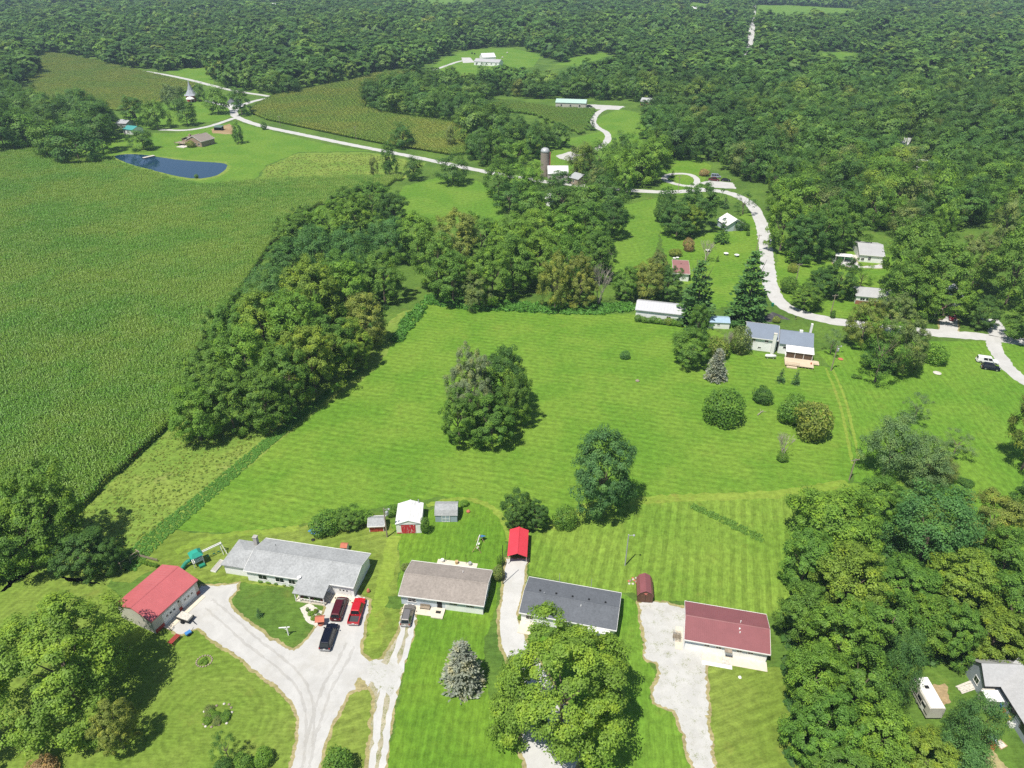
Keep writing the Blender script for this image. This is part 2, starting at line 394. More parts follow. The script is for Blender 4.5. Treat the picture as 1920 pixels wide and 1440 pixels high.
def ribbon(name, px, width, z, mat, label, cat='road', amp=0.16, wpts=None):
    line = smooth([U(*p).to_2d() for p in px], False, 3); ROADS.append((line, width))
    b = MB(); n = len(line); dense = []
    for i in range(n - 1):
        L = (line[i+1] - line[i]).length; st = max(0.8, line[i].length * 0.004); k = max(1, int(L / st))
        for j in range(k): dense.append(line[i].lerp(line[i+1], j / k))
    dense.append(line[-1]); pts = []
    for i, p in enumerate(dense):
        d = (dense[min(i+1, len(dense)-1)] - dense[max(i-1, 0)]).normalized(); nn = Vector((-d.y, d.x))
        for s in (-1, 1):
            q = p + nn * s * (width / 2 + R_.gauss(0, amp)); pts.append((q.x, q.y, z))
    b.add(pts, [(2*i, 2*i+2, 2*i+3, 2*i+1) for i in range(len(dense) - 1)][::1])
    o = b.build(name, mat); 
    bm = bmesh.new(); bm.from_mesh(o.data)
    if sum(f.normal.z for f in bm.faces) < 0: bmesh.ops.reverse_faces(bm, faces=bm.faces)
    bm.to_mesh(o.data); bm.free()
    return tag(o, label, cat, None, 'structure')

G1, G2 = (0.135, 0.285, 0.022), (0.175, 0.325, 0.030)
M['meadow'] = grass('meadow_grass', (0.07059, 0.1359, 0.02294), (0.108, 0.1886, 0.02921), dryamt=0.35, stripe=0)
M['lawn_main'] = grass('lawn_main', (0.1038, 0.2149, 0.02087), (0.1453, 0.2452, 0.02921), ang=math.radians(-14), width=1.9, stripe=0.12, dryamt=0.22)
M['lawn_rows'] = grass('lawn_rows', (0.1288, 0.2262, 0.02712), (0.1662, 0.2565, 0.03547), ang=math.radians(75), width=2.15, stripe=0.14, dryamt=0.28, crisp=True, wob_=0.25)
M['lawn_lush'] = grass('lawn_lush', (0.098, 0.205, 0.018), (0.128, 0.232, 0.022), ang=math.radians(85), width=1.4, stripe=0.10, dryamt=0.12)
M['lawn_front'] = grass('lawn_front', (0.09966, 0.2149, 0.02087), (0.1329, 0.2414, 0.02712), ang=math.radians(82), width=1.8, stripe=0.09, dryamt=0.25)
M['lawn_dry'] = grass('lawn_dry', (0.137, 0.2036, 0.02921), (0.1826, 0.2414, 0.0438), ang=math.radians(20), width=1.8, stripe=0.13, dryamt=0.5)
pc = U(400, 1352)
M['lawn_arc'] = grass('lawn_arc', (0.1288, 0.2074, 0.02712), (0.1662, 0.2337, 0.03964), width=1.15, stripe=0.11, dryamt=0.4, wob_=1.2, rot_arc=(pc.x, pc.y))
M['rough'] = grass('rough_grass', (0.135, 0.225, 0.034), (0.195, 0.265, 0.048), dry=(0.30, 0.25, 0.11), dryamt=0.4, stripe=0, fine=0.38)
M['pasture'] = grass('pasture_grass', (0.09966, 0.2074, 0.02294), (0.1329, 0.2337, 0.02921), stripe=0.06, ang=0.5, width=3.5, dryamt=0.2)
M['soil'] = grass('bare_soil', (0.30, 0.21, 0.11), (0.36, 0.27, 0.15), dry=(0.22, 0.24, 0.07), dryamt=0.5, stripe=0)
M['gravel'] = gravel('gravel'); M['gravel_grassy'] = gravel('gravel_grassy', (0.50, 0.495, 0.47), 0.55); M['gravel_white'] = gravel('gravel_white', (0.52, 0.515, 0.495), 0.08, 0.10)
M['gravel_tan'] = gravel('gravel_tan', (0.42, 0.38, 0.27), 0.9, 0.2); M['verge'] = grass('dry_verge', (0.27, 0.25, 0.10), (0.34, 0.29, 0.15), dry=(0.38, 0.32, 0.20), dryamt=0.7, stripe=0, fine=0.35); M['track'] = grass('worn_track', (0.175, 0.265, 0.034), (0.215, 0.29, 0.044), dryamt=0.6, stripe=0, fine=0.3)
M['road'] = gravel('road_chip_seal', (0.51, 0.503, 0.485), 0.0, 0.12); M['asphalt'] = gravel('asphalt', (0.06, 0.06, 0.065), 0.0, 0.2)
M['concrete'] = plain('concrete', (0.62, 0.56, 0.45), 0.9, 0.2, var=0.12)

b = MB(); S = 4200
for i in range(8):
    for j in range(8):
        x0, y0 = -S + i * S / 4, -1200 + j * 800; b.quad((x0, y0, 0), (x0 + S / 4, y0, 0), (x0 + S / 4, y0 + 800, 0), (x0, y0 + 800, 0))
tag(b.build('ground', M['meadow']), 'green meadow ground between the fields, yards and woods', 'ground', None, 'structure')
A_ = 0.15
sheet('mown_field', [(800,566),(1000,583),(1190,590),(1200,606),(1330,614),(1400,655),(1560,690),(1585,740),(1600,860),(1590,905),(1440,928),(1200,937),(1100,946),(1030,985),(945,980),(870,938),(830,930),(800,935),(720,950),(560,985),(420,1000),(318,992),(400,928),(480,862),(560,795),(640,738),(700,695),(760,610)], 0.004, M['lawn_main'], 'big bright green mown field with faint mowing lines in the middle', 'field', A_)
sheet('side_field', [(1560,690),(1530,660),(1620,640),(1760,640),(1920,640),(2250,650),(2250,1100),(1900,1060),(1700,900),(1600,905),(1600,860),(1587,740)], 0.006, M['lawn_front'], 'mown grass field beside the road on the right', 'field', A_)
sheet('lawn', [(1030,987),(1100,948),(1200,939),(1300,932),(1440,930),(1590,907),(1700,902),(1620,970),(1540,1020),(1510,1060),(1510,1170),(1285,1125),(1230,1130),(1180,1110),(1160,1112),(992,1078),(990,1000)], 0.008, M['lawn_rows'], 'lawn with straight mower stripes beside the leaning light pole', 'lawn', A_)
sheet('lawn', [(742,1000),(735,985),(800,958),(850,938),(885,942),(925,955),(944,985),(950,1020),(945,1060),(935,1090),(925,1160),(905,1200),(915,1300),(985,1440),(1000,1500),(700,1500),(725,1440),(742,1350),(752,1290),(765,1220),(775,1150),(770,1130),(745,1115),(752,1050)], 0.010, M['lawn_lush'], 'lush dark green lawn around the taupe roofed house', 'lawn', A_)
sheet('lawn', [(1165,1110),(1195,1132),(1205,1190),(1212,1238),(1232,1262),(1215,1312),(1262,1332),(1283,1372),(1300,1442),(1310,1500),(1090,1500),(1096,1400),(1040,1300),(985,1205),(1010,1190),(1150,1200)], 0.010, M['lawn_front'], 'lawn strip between the big maple and the stony drive', 'lawn', A_)
sheet('lawn', [(1318,1236),(1530,1262),(1550,1440),(1560,1500),(1345,1500),(1336,1440),(1326,1300)], 0.010, M['lawn_dry'], 'front lawn below the maroon metal roofed house', 'lawn', A_)
sheet('lawn', [(318,994),(420,1002),(560,987),(690,960),(735,985),(742,1005),(750,1050),(745,1115),(700,1130),(690,1140),(660,1112),(440,1092),(375,1092),(300,1062),(240,1095),(210,1090),(250,1055)], 0.008, M['lawn_dry'], 'yellowish lawn around the grey roofed house and the play set', 'lawn', A_)
sheet('lawn', [(-250,1120),(60,1070),(200,1095),(240,1130),(300,1180),(345,1165),(380,1185),(440,1228),(520,1288),(548,1315),(558,1345),(560,1385),(545,1442),(540,1500),(-350,1500)], 0.008, M['lawn_arc'], 'front lawn with curved mower tracks at the lower left', 'lawn', A_)
sheet('lawn', [(690,1140),(757,1140),(752,1172),(735,1212),(715,1240),(690,1240),(675,1226),(680,1190)], 0.012, M['lawn_dry'], 'worn grass tongue between the red pickup and the silver car', 'lawn', A_)
sheet('lawn', [(655,1297),(690,1287),(700,1312),(697,1362),(688,1440),(684,1500),(575,1500),(597,1440),(612,1390),(636,1332)], 0.012, M['lawn_dry'], 'grass wedge between the two gravel drives at the bottom', 'lawn', A_)
sheet('rough_meadow', [(262,857),(340,785),(370,800),(470,800),(560,760),(690,640),(745,590),(800,566),(760,612),(700,697),(560,797),(400,930),(300,1010),(240,1065),(200,1100),(60,1072),(0,1110),(150,962),(205,907)], 0.008, M['rough'], 'rough yellow-green meadow strip between the corn and the mown field', 'meadow', 0.3)
sheet('pond_lawn', [(100,290),(230,250),(330,250),(440,228),(500,243),(600,268),(690,283),(560,285),(500,310),(470,345),(380,350),(270,325),(180,303)], 0.010, M['pasture'], 'bright lawn round the pond and the tan house', 'lawn', 0.4)
sheet('yard', [(225,215),(300,180),(330,170),(430,180),(440,215),(420,225),(300,240),(240,240)], 0.012, M['pasture'], 'green yard round the turreted red house', 'yard', 0.4)
sheet('rough_meadow', [(500,312),(560,287),(690,285),(800,306),(760,335),(600,338),(480,345)], 0.012, M['rough'], 'weedy brownish meadow between the pond lawn and the lane', 'meadow', 0.5)
sheet('pasture', [(755,350),(830,330),(900,340),(942,370),(945,400),(930,425),(800,420),(735,400),(745,370)], 0.012, M['pasture'], 'small bright green pasture enclosed by trees', 'pasture', 0.3)
sheet('pasture', [(1170,385),(1235,370),(1240,420),(1225,500),(1180,520),(1130,510),(1140,450),(1150,410)], 0.012, M['pasture'], 'narrow green paddock beside the vegetable garden', 'pasture', 0.3)
sheet('yard', [(1235,420),(1300,450),(1400,400),(1420,400),(1432,480),(1438,560),(1340,580),(1250,500)], 0.014, M['lawn_main'], 'garden yard with flower beds left of the road', 'yard', 0.3)
sheet('pasture', [(1000,290),(1020,270),(1090,255),(1130,245),(1112,225),(1160,204),(1215,215),(1225,300),(1180,330),(1100,320),(1050,330),(1000,330)], 0.012, M['pasture'], 'green slope beside the winding drive and the silo', 'pasture', 0.4)
sheet('yard', [(1235,300),(1300,296),(1335,310),(1320,340),(1310,365),(1240,365)], 0.014, M['lawn_main'], 'lawn inside and behind the small loop drive', 'yard', 0.3)
sheet('yard', [(1460,470),(1580,470),(1700,480),(1760,560),(1740,610),(1640,605),(1500,585),(1450,540)], 0.012, M['lawn_main'], 'yard of the houses right of the road', 'yard', 0.3)
sheet('pasture', [(800,133),(835,108),(880,94),(960,90),(1015,103),(1000,125),(940,136),(870,142)], 0.02, M['pasture'], 'far meadow round the white farm building', 'meadow', 0.6)
sheet('pasture', [(1040,122),(1070,108),(1130,99),(1142,104),(1090,124)], 0.02, M['pasture'], 'far sunlit meadow between two woods', 'meadow', 0.6)
sheet('pasture', [(310,135),(350,125),(400,130),(400,158),(360,150)], 0.02, M['pasture'], 'bright field by the far lane', 'meadow', 0.6)
sheet('pasture', [(1420,9),(1500,11),(1620,17),(1560,32),(1420,28)], 0.02, M['pasture'], 'pale far field near the top edge', 'meadow', 0.8)
sheet('pasture', [(1522,100),(1575,98),(1660,104),(1640,114),(1530,114)], 0.02, M['pasture'], 'small clearing in the right-hand woods', 'meadow', 0.8)
sheet('pasture', [(700,-14),(930,-14),(925,6),(840,10),(720,6)], 0.02, M['pasture'], 'pale farmland beyond the far woods', 'meadow', 0.8)
sheet('pasture', [(1300,4),(1330,8),(1320,26),(1290,28),(1285,18)], 0.02, M['pasture'], 'clearing around a far white house', 'meadow', 0.8)
sheet('bare_patch', [(1748,1285),(1768,1284),(1782,1296),(1780,1315),(1770,1326),(1758,1306)], 0.02, M['soil'], 'bare brown soil beside the camper trailer', 'soil', 0.25)
sheet('bare_patch', [(395,243),(430,232),(440,238),(435,252),(400,250)], 0.02, M['soil'], 'bare brown soil patch beside the pond lawn', 'soil', 0.3)
ribbon('worn_track', [(738,1005),(730,1050),(716,1110),(706,1160),(700,1215)], 2.6, 0.0130, M['track'], 'worn yellowish lane between the grey and taupe roofed houses', 'track', 0.25)
ribbon('worn_track', [(800,948),(850,934),(895,938),(930,955),(950,985),(956,1015)], 1.3, 0.0135, M['track'], 'curved pale mowing edge round the lush back yard', 'track', 0.12)
ribbon('worn_track', [(1030,990),(1100,948),(1200,938),(1320,931),(1440,929),(1590,906)], 2.4, 0.0115, M['track'], 'pale mown strip between the main field and the striped lawn', 'track', 0.2)
ribbon('worn_track', [(1548,690),(1570,740),(1585,800),(1598,870)], 0.7, 0.0125, M['track'], 'left wheel track running down the right field', 'track', 0.08)
ribbon('worn_track', [(1560,690),(1583,740),(1598,800),(1610,860)], 0.7, 0.0125, M['track'], 'right wheel track running down the right field', 'track', 0.08)
ribbon('worn_track', [(560,990),(500,998),(440,1000),(380,1012),(330,1035)], 1.6, 0.0125, M['track'], 'faint pale track above the play set', 'track', 0.2)
# drives and roads
sheet('gravel_drive', [(378,1098),(410,1100),(448,1092),(444,1106),(430,1124),(433,1143),(470,1172),(512,1202),(552,1221),(575,1225),(690,1260),(692,1284),(655,1296),(636,1330),(611,1390),(596,1440),(590,1480),(540,1480),(547,1440),(560,1384),(558,1344),(547,1312),(520,1286),(480,1256),(440,1226),(400,1201),(372,1178),(340,1190),(318,1176),(345,1150)], 0.016, M['gravel'], 'pale gravel drive forking up to the red roofed garage', 'driveway', 0.12)
sheet('gravel_drive', [(545,1222),(562,1216),(592,1176),(612,1140),(600,1122),(660,1112),(692,1126),(690,1142),(679,1200),(676,1226),(692,1239),(716,1238),(738,1250),(735,1278),(692,1286),(640,1300),(560,1270)], 0.020, M['gravel'], 'pale gravel forecourt where the three vehicles are parked', 'driveway', 0.12)
sheet('gravel_drive', [(716,1239),(736,1211),(752,1172),(756,1142),(778,1142),(772,1188),(754,1242),(742,1290),(727,1380),(719,1440),(714,1480),(684,1480),(689,1440),(698,1360),(701,1310),(692,1284),(700,1262)], 0.024, M['gravel_tan'], 'stony gravel track with a grassy middle below the silver car', 'driveway', 0.15)
ribbon('wheel_rut', [(758,1150),(754,1190),(735,1245),(716,1300),(707,1360),(698,1440),(693,1480)], 1.05, 0.028, M['gravel_white'], 'left white wheel rut of the stony track', 'rut', 0.12)
ribbon('wheel_rut', [(775,1150),(770,1195),(752,1250),(738,1300),(727,1370),(716,1440),(711,1480)], 0.95, 0.028, M['gravel_white'], 'right white wheel rut of the stony track', 'rut', 0.12)
sheet('gravel_spill', [(684,1252),(700,1243),(720,1241),(738,1232),(750,1238),(747,1262),(738,1284),(734,1304),(722,1296),(708,1300),(702,1286),(690,1280),(694,1266)], 0.031, M['gravel_grassy'], 'white gravel spill joining the two drives', 'gravel', 0.4)
sheet('mud_patch', [(665,1288),(672,1272),(680,1268),(686,1276),(690,1290),(676,1294)], 0.035, M['verge'], 'muddy tan patch between the two drives', 'mud', 0.2)
sheet('gravel_drive', [(949,1048),(988,1049),(980,1108),(968,1152),(984,1200),(1010,1240),(1045,1300),(1096,1378),(1090,1415),(1078,1440),(1070,1480),(998,1480),(988,1440),(975,1402),(985,1340),(960,1262),(938,1192),(939,1150),(945,1092)], 0.016, M['gravel_white'], 'white gravel drive leading up to the red carport', 'driveway', 0.10)
sheet('gravel_drive', [(1196,1130),(1242,1131),(1288,1139),(1284,1205),(1318,1214),(1320,1240),(1324,1300),(1335,1440),(1340,1480),(1306,1480),(1299,1440),(1284,1372),(1264,1333),(1228,1316),(1222,1290),(1240,1264),(1234,1244),(1214,1236),(1207,1190)], 0.016, M['gravel_grassy'], 'white stone drive with weeds beside the maroon roofed house', 'driveway', 0.2)
sheet('gravel_drive', [(1840,1425),(1860,1412),(1885,1440),(1890,1480),(1840,1480)], 0.014, M['gravel'], 'bit of gravel in the lower right yard', 'driveway', 0.1)
M['tyre_mark'] = gravel('gravel_pressed', (0.42, 0.41, 0.385), 0.0, 0.14)
for i, (ln, nm) in enumerate([([(566,1440),(577,1380),(590,1330),(606,1285),(630,1245),(650,1205)], 'left tyre mark curving up to the forecourt'), ([(580,1440),(591,1385),(606,1335),(622,1290),(646,1250),(664,1212)], 'right tyre mark curving up to the forecourt'), ([(572,1400),(576,1340),(560,1290),(520,1250),(470,1215),(420,1170),(385,1140)], 'lower tyre mark towards the garage'), ([(586,1400),(592,1330),(574,1276),(535,1236),(482,1198),(432,1152),(398,1124)], 'upper tyre mark towards the garage')]):
    ribbon('tyre_mark', ln, 0.42, 0.0235 + 0.0004 * i, M['tyre_mark'], nm, 'tyre mark', 0.09)
MAIN_ROAD = [(2250,672),(1920,642),(1860,633),(1780,626),(1700,620),(1620,610),(1560,602),(1505,590),(1468,574),(1448,550),(1441,520),(1438,480),(1433,442),(1426,412),(1412,386),(1395,373),(1370,362),(1335,356),(1290,358),(1250,361),(1165,356),(1090,348),(1000,338),(930,326),(890,318),(820,303),(730,285),(650,270),(570,253),(500,239),(462,228),(438,217),(438,205),(462,193),(500,184),(520,183)]
ribbon('road', MAIN_ROAD, 5.2, 0.020, M['road'], 'pale narrow country road winding from right edge to the far fields')
ribbon('road', [(520,183),(490,178),(440,171),(400,161),(350,148),(300,138),(250,131)], 5.0, 0.024, M['road'], 'far lane beside the distant corn field')
ribbon('road', [(1398,120),(1408,70),(1412,40),(1414,0),(1415,-20)], 8.5, 0.024, M['road'], 'far straight road running to the horizon through the woods')
ribbon('drive_lane', [(440,221),(410,232),(380,240),(345,245),(300,243)], 4.2, 0.028, M['road'], 'drive from the lane to the tan house by the pond', 'driveway')
ribbon('drive_lane', [(438,208),(430,200),(400,192),(385,188)], 4.0, 0.028, M['road'], 'drive up to the turreted red house', 'driveway')
ribbon('drive_lane', [(1060,300),(1085,293),(1105,288),(1130,274),(1142,260),(1138,248),(1120,240),(1110,228),(1118,213),(1135,203),(1170,200)], 4.2, 0.024, M['road'], 'winding pale drive climbing to the green roofed barn', 'driveway')
sheet('gravel_pad', [(1042,292),(1070,284),(1090,291),(1078,300),(1050,298)], 0.020, M['gravel'], 'gravel pad beside the silo barns', 'driveway', 0.2)
sheet('gravel_pad', [(1095,196),(1115,196),(1170,199),(1160,206),(1130,205),(1100,204)], 0.020, M['gravel'], 'gravel yard next to the green roofed barn', 'driveway', 0.2)
ribbon('drive_lane', [(1245,337),(1250,328),(1270,325),(1295,327),(1308,335),(1306,345),(1296,349)], 3.2, 0.028, M['road'], 'small loop drive around an oval lawn', 'driveway')
ribbon('drive_lane', [(1247,338),(1262,344),(1280,348),(1300,350),(1325,356)], 3.2, 0.032, M['road'], 'lower side of the small loop drive', 'driveway')
sheet('gravel_pad', [(1312,343),(1330,338),(1375,343),(1380,354),(1340,352)], 0.032, M['gravel'], 'littered gravel yard with parked vehicles beyond the loop', 'driveway', 0.2)
ribbon('drive_lane', [(1865,630),(1862,645),(1872,665),(1890,690),(1915,712),(1960,740)], 4.0, 0.028, M['gravel'], 'gravel track branching off the road at the right edge', 'driveway')
ribbon('drive_lane', [(1872,632),(1868,612),(1855,598)], 5.0, 0.028, M['road'], 'short drive into the shaded yard at right', 'driveway')
sheet('gravel_drive', [(1760,628),(1762,600),(1780,590),(1796,600),(1795,630)], 0.030, M['road'], 'drive with the red car in the shade', 'driveway', 0.1)
sheet('asphalt_drive', [(1420,603),(1448,585),(1468,592),(1482,600),(1458,598),(1440,606)], 0.036, M['asphalt'], 'black asphalt drive behind the blue-grey house', 'driveway', 0.05)
sheet('gravel_drive', [(1560,484),(1605,486),(1612,500),(1655,496),(1655,503),(1600,502),(1562,494)], 0.020, M['road'], 'drive in front of the white house among the trees', 'driveway', 0.1)
ribbon('drive_lane', [(812,132),(840,122),(860,115),(880,112)], 4.5, 0.028, M['road'], 'far drive up to the white farm building', 'driveway')
sheet('gravel_pad', [(865,108),(882,108),(890,117),(868,118)], 0.032, M['road'], 'pale yard before the far white farm building', 'driveway', 0.2)
# pond
m, nt, out = newmat('pond_water')
wv = noise(nt, nd(nt, 'ShaderNodeNewGeometry').outputs['Position'], 0.6, 3)
prin(nt, out, (0.010, 0.040, 0.085), 0.02, 0.5, bump=wv, bstr=0.05, bdist=0.05); M['water'] = m
POND = [(210,293),(232,289),(262,289),(300,295),(345,301),(390,304),(420,306),(428,311),(420,321),(402,331),(368,336),(330,330),(285,319),(240,307)]
sheet('pond_bank', [(205,293),(230,287),(262,287),(300,292),(345,298),(390,301),(424,303),(434,311),(425,323),(404,334),(368,339),(326,333),(280,322),(234,309)], 0.016, M['rough'], 'weedy bank round the pond', 'bank', 0.3)
sheet('pond', POND, 0.022, m, 'small blue farm pond reflecting trees and sky', 'pond', 0.15, sm=1)

# ---------------------------------------------------------------- masses nobody could count: one object each, copies scattered on points
def scatter(name, P3, rz, scl, vi, meshes, label, cat):
    n = len(P3); m = bpy.data.meshes.new(name); m.vertices.add(n); m.vertices.foreach_set('co', np.asarray(P3, np.float32).reshape(-1))
    a = m.attributes.new('rot', 'FLOAT_VECTOR', 'POINT'); r = np.zeros((n, 3), np.float32); r[:, 2] = rz; a.data.foreach_set('vector', r.reshape(-1))
    a = m.attributes.new('scl', 'FLOAT_VECTOR', 'POINT'); a.data.foreach_set('vector', np.asarray(scl, np.float32).reshape(-1))
    a = m.attributes.new('vi', 'INT', 'POINT'); a.data.foreach_set('value', np.asarray(vi, np.int32))
    m.update(); o = bpy.data.objects.new(name, m); COL.objects.link(o)
    src = bpy.data.collections.new(name + '_kinds')
    for k, me in enumerate(meshes): src.objects.link(bpy.data.objects.new('%s_kind_%02d' % (name, k), me))
    g = bpy.data.node_groups.new(name + '_scatter', 'GeometryNodeTree')
    g.interface.new_socket('Geometry', in_out='INPUT', socket_type='NodeSocketGeometry'); g.interface.new_socket('Geometry', in_out='OUTPUT', socket_type='NodeSocketGeometry')
    gi = g.nodes.new('NodeGroupInput'); go = g.nodes.new('NodeGroupOutput'); ip = g.nodes.new('GeometryNodeInstanceOnPoints')
    ci = g.nodes.new('GeometryNodeCollectionInfo'); ci.inputs['Collection'].default_value = src; ci.inputs['Separate Children'].default_value = True; ci.inputs['Reset Children'].default_value = True
    def at(nm, ty):
        q = g.nodes.new('GeometryNodeInputNamedAttribute'); q.data_type = ty; q.inputs[0].default_value = nm; return q.outputs[0]
    L = g.links.new
    L(gi.outputs[0], ip.inputs['Points']); L(ci.outputs[0], ip.inputs['Instance']); ip.inputs['Pick Instance'].default_value = True
    L(at('vi', 'INT'), ip.inputs['Instance Index']); L(at('rot', 'FLOAT_VECTOR'), ip.inputs['Rotation']); L(at('scl', 'FLOAT_VECTOR'), ip.inputs['Scale']); L(ip.outputs[0], go.inputs[0])
    mo = o.modifiers.new('scatter', 'NODES'); mo.node_group = g
    return tag(o, label, cat, None, 'stuff')

# ---- corn: patches of four rows, 3 m square, of arching leaves and tassels
def cornmat(name='corn_leaf', lo=(0.1462, 0.3158, 0.03971), hi=(0.2192, 0.3474, 0.05016), mid=(0.1364, 0.3369, 0.03762)):
    m, nt, out = newmat(name); oi = nd(nt, 'ShaderNodeObjectInfo'); geo = nd(nt, 'ShaderNodeNewGeometry')
    pos = geo.outputs['Position']
    n = noise(nt, pos, 0.028, 5, 0.6); n2 = noise(nt, pos, 0.14, 4, 0.65)
    col = mixc(nt, ramp(nt, n, 0.36, 0.62), lo, hi)
    col = mixc(nt, ramp(nt, n2, 0.50, 0.72, 0, 0.65), col, mid)
    k = ramp(nt, geo.outputs['Random Per Island'], 0, 1, 0.72, 1.3)
    col = mixc(nt, 1.0, col, gray(nt, k), 'MULTIPLY')
    p = nd(nt, 'ShaderNodeBsdfPrincipled', {'Base Color': col, 'Roughness': 0.5, 'Specular IOR Level': 0.3}); t = nd(nt, 'ShaderNodeBsdfTranslucent', {'Color': mixc(nt, 1.0, col, (1.2, 1.15, 0.6), 'MULTIPLY')})
    nt.links.new(nd(nt, 'ShaderNodeMixShader', {0: 0.25, 1: p.outputs[0], 2: t.outputs[0]}).outputs[0], out.inputs[0]); return m
M['corn'] = cornmat(); M['corn_far'] = cornmat('corn_leaf_far', (0.2668, 0.4032, 0.066), (0.3712, 0.4256, 0.0825), (0.2204, 0.4032, 0.0605)); M['corn_dry'] = leafmat('corn_dry', spread=0.3)
M['tassel'] = plain('corn_tassel', (0.30, 0.36, 0.10), 0.8, 0.1, var=0.2)
def corn_mesh(name, seed, rows, length, mat, gap=0.36):
    rng = np.random.default_rng(seed); V = []; F = []; mi = []
    for r in range(rows):
        y = (r - (rows - 1) / 2) * 0.762
        for x in np.arange(-length / 2 + gap / 2, length / 2, gap):
            h = 2.3 * rng.uniform(0.85, 1.12); px, py = x + rng.normal(0, 0.04), y + rng.normal(0, 0.05); q0 = rng.uniform(0, 6.28)
            for k in range(6):
                q = q0 + math.pi * k + rng.normal(0, 0.5); d = np.array([math.cos(q), math.sin(q)]); z = h * (0.50 + 0.085 * k); L = rng.uniform(0.5, 0.8); w = rng.uniform(0.07, 0.11)
                sd = np.array([-d[1], d[0]]) * w; pts = []
                for u, dz, ww in ((0.02, 0, 1), (0.5, 0.24, 1), (1.0, -0.05, 0.25)):
                    c = np.array([px, py]) + d * L * u
                    pts += [(c[0] + sd[0] * ww, c[1] + sd[1] * ww, z + dz), (c[0] - sd[0] * ww, c[1] - sd[1] * ww, z + dz)]
                o = len(V); V += pts; F += [(o, o+1, o+3, o+2), (o+2, o+3, o+5, o+4)]; mi += [0, 0]
            o = len(V); t = 0.05; V += [(px - t, py, h), (px + t, py, h), (px + t * 2.4, py + .1, h + .32), (px - t * 2.0, py - .1, h + .32)]; F.append((o, o+1, o+2, o+3)); mi.append(1)
    m = bpy.data.meshes.new(name); m.from_pydata(V, [], F); m.materials.append(mat); m.materials.append(M['tassel']); m.polygons.foreach_set('material_index', mi); m.update(); return m
CORN = [corn_mesh('corn_patch', 300 + i, 4, 3.0, M['corn']) for i in range(4)]
CORN_F = [corn_mesh('corn_patch_far', 305 + i, 4, 3.0, M['corn_far']) for i in range(3)]; CORN_F1 = [corn_mesh('corn_clump_far', 308 + i, 1, 0.75, M['corn_far'], 0.25) for i in range(2)]
CORN1 = [corn_mesh('corn_clump', 310 + i, 1, 0.75, M['corn'], 0.25) for i in range(3)]
CF = [(745,337),(700,335),(600,338),(480,346),(380,353),(330,345),(270,326),(200,308),(110,295),(60,279),(0,272),(-150,268),(-420,290),(-420,700),(-420,1200),(-150,1200),(-80,1130),(0,1098),(60,1042),(150,958),(205,903),(262,853),(335,782),(345,740),(372,660),(420,590),(470,520),(520,442),(560,402),(640,367),(720,350)]
def rows_field(px, ang, edge):
    pl = poly(px); ca, sa = math.cos(ang), math.sin(ang)
    loc = [(p[0] * ca + p[1] * sa, -p[0] * sa + p[1] * ca) for p in pl]
    x0, x1 = min(p[0] for p in loc), max(p[0] for p in loc); y0, y1 = min(p[1] for p in loc), max(p[1] for p in loc)
    dx, dy = 3.0, 3.048
    gx, gy = np.meshgrid(np.arange(x0, x1 + dx, dx), np.arange(y0, y1 + dy, dy)); gx, gy = gx.ravel(), gy.ravel()
    full = np.ones(gx.shape, bool); some = np.zeros(gx.shape, bool)
    for ox in (-1, 0, 1):
        for oy in (-1, 0, 1):
            i = inside(gx + ox * dx / 2, gy + oy * dy / 2, loc); full &= i; some |= i
    far = np.hypot(gx, gy) > edge
    A = np.stack([gx[full | (far & some)], gy[full | (far & some)]], 1)
    sm = []
    for X, Y in zip(gx[some & ~full & ~far], gy[some & ~full & ~far]):
        for i in range(4):
            for j in range(4): sm.append((X + (i - 1.5) * 0.75, Y + (j - 1.5) * 0.762))
    sm = np.array(sm) if sm else np.zeros((0, 2)); 
    if len(sm): sm = sm[inside(sm[:, 0], sm[:, 1], loc)]
    allp = np.concatenate([A, sm]); W2 = np.stack([allp[:, 0] * ca - allp[:, 1] * sa, allp[:, 0] * sa + allp[:, 1] * ca, np.zeros(len(allp))], 1)
    return W2, len(A), len(sm)
rng = np.random.default_rng(5)
ea = U(60, 1042); eb = U(335, 782); CANG = math.atan2(eb.y - ea.y, eb.x - ea.x)
P3, na, nb = rows_field(CF, CANG, 320)
vi = np.concatenate([rng.integers(0, 4, na), 4 + rng.integers(0, 3, nb)])
s = rng.uniform(0.92, 1.08, (na + nb, 1)) * np.ones((1, 3)); s[:, :2] = 1.0; s[:na, 2] *= 1 + 0.12 * np.sin(P3[:na, 0] * 0.06) * np.cos(P3[:na, 1] * 0.045)
scatter('cornfield', P3, CANG + math.pi * rng.integers(0, 2, na + nb), s, vi, CORN + CORN1, 'big field of tall green corn in rows filling the left side', 'corn field')
sheet('field_soil', CF, 0.012, M['rough'], 'ground under the standing corn', 'soil', 0)
P3, na, nb = rows_field([(480,200),(510,184),(560,173),(610,163),(660,154),(700,141),(760,134),(800,136),(790,146),(765,165),(690,182),(682,205),(740,219),(820,229),(872,238),(882,262),(886,288),(850,293),(790,283),(730,274),(650,258),(570,241),(500,226),(468,212)], 0.35, 900)
scatter('cornfield', P3, 0.35 + math.pi * rng.integers(0, 2, na + nb), np.ones((na + nb, 3)), np.concatenate([rng.integers(0, 3, na), 3 + rng.integers(0, 2, nb)]), CORN_F + CORN_F1, 'curving corn field in the centre beyond the lane', 'corn field')
P3, na, nb = rows_field([(920,190),(1040,207),(1108,209),(1110,213),(1100,226),(1094,240),(1086,252),(1065,240),(1000,215),(935,208)], 0.1, 0)
scatter('cornfield', P3, 0.1 + math.pi * rng.integers(0, 2, na), np.ones((na, 3)), rng.integers(0, 4, na), CORN, 'small corn patch in front of the green roofed barn', 'corn field')
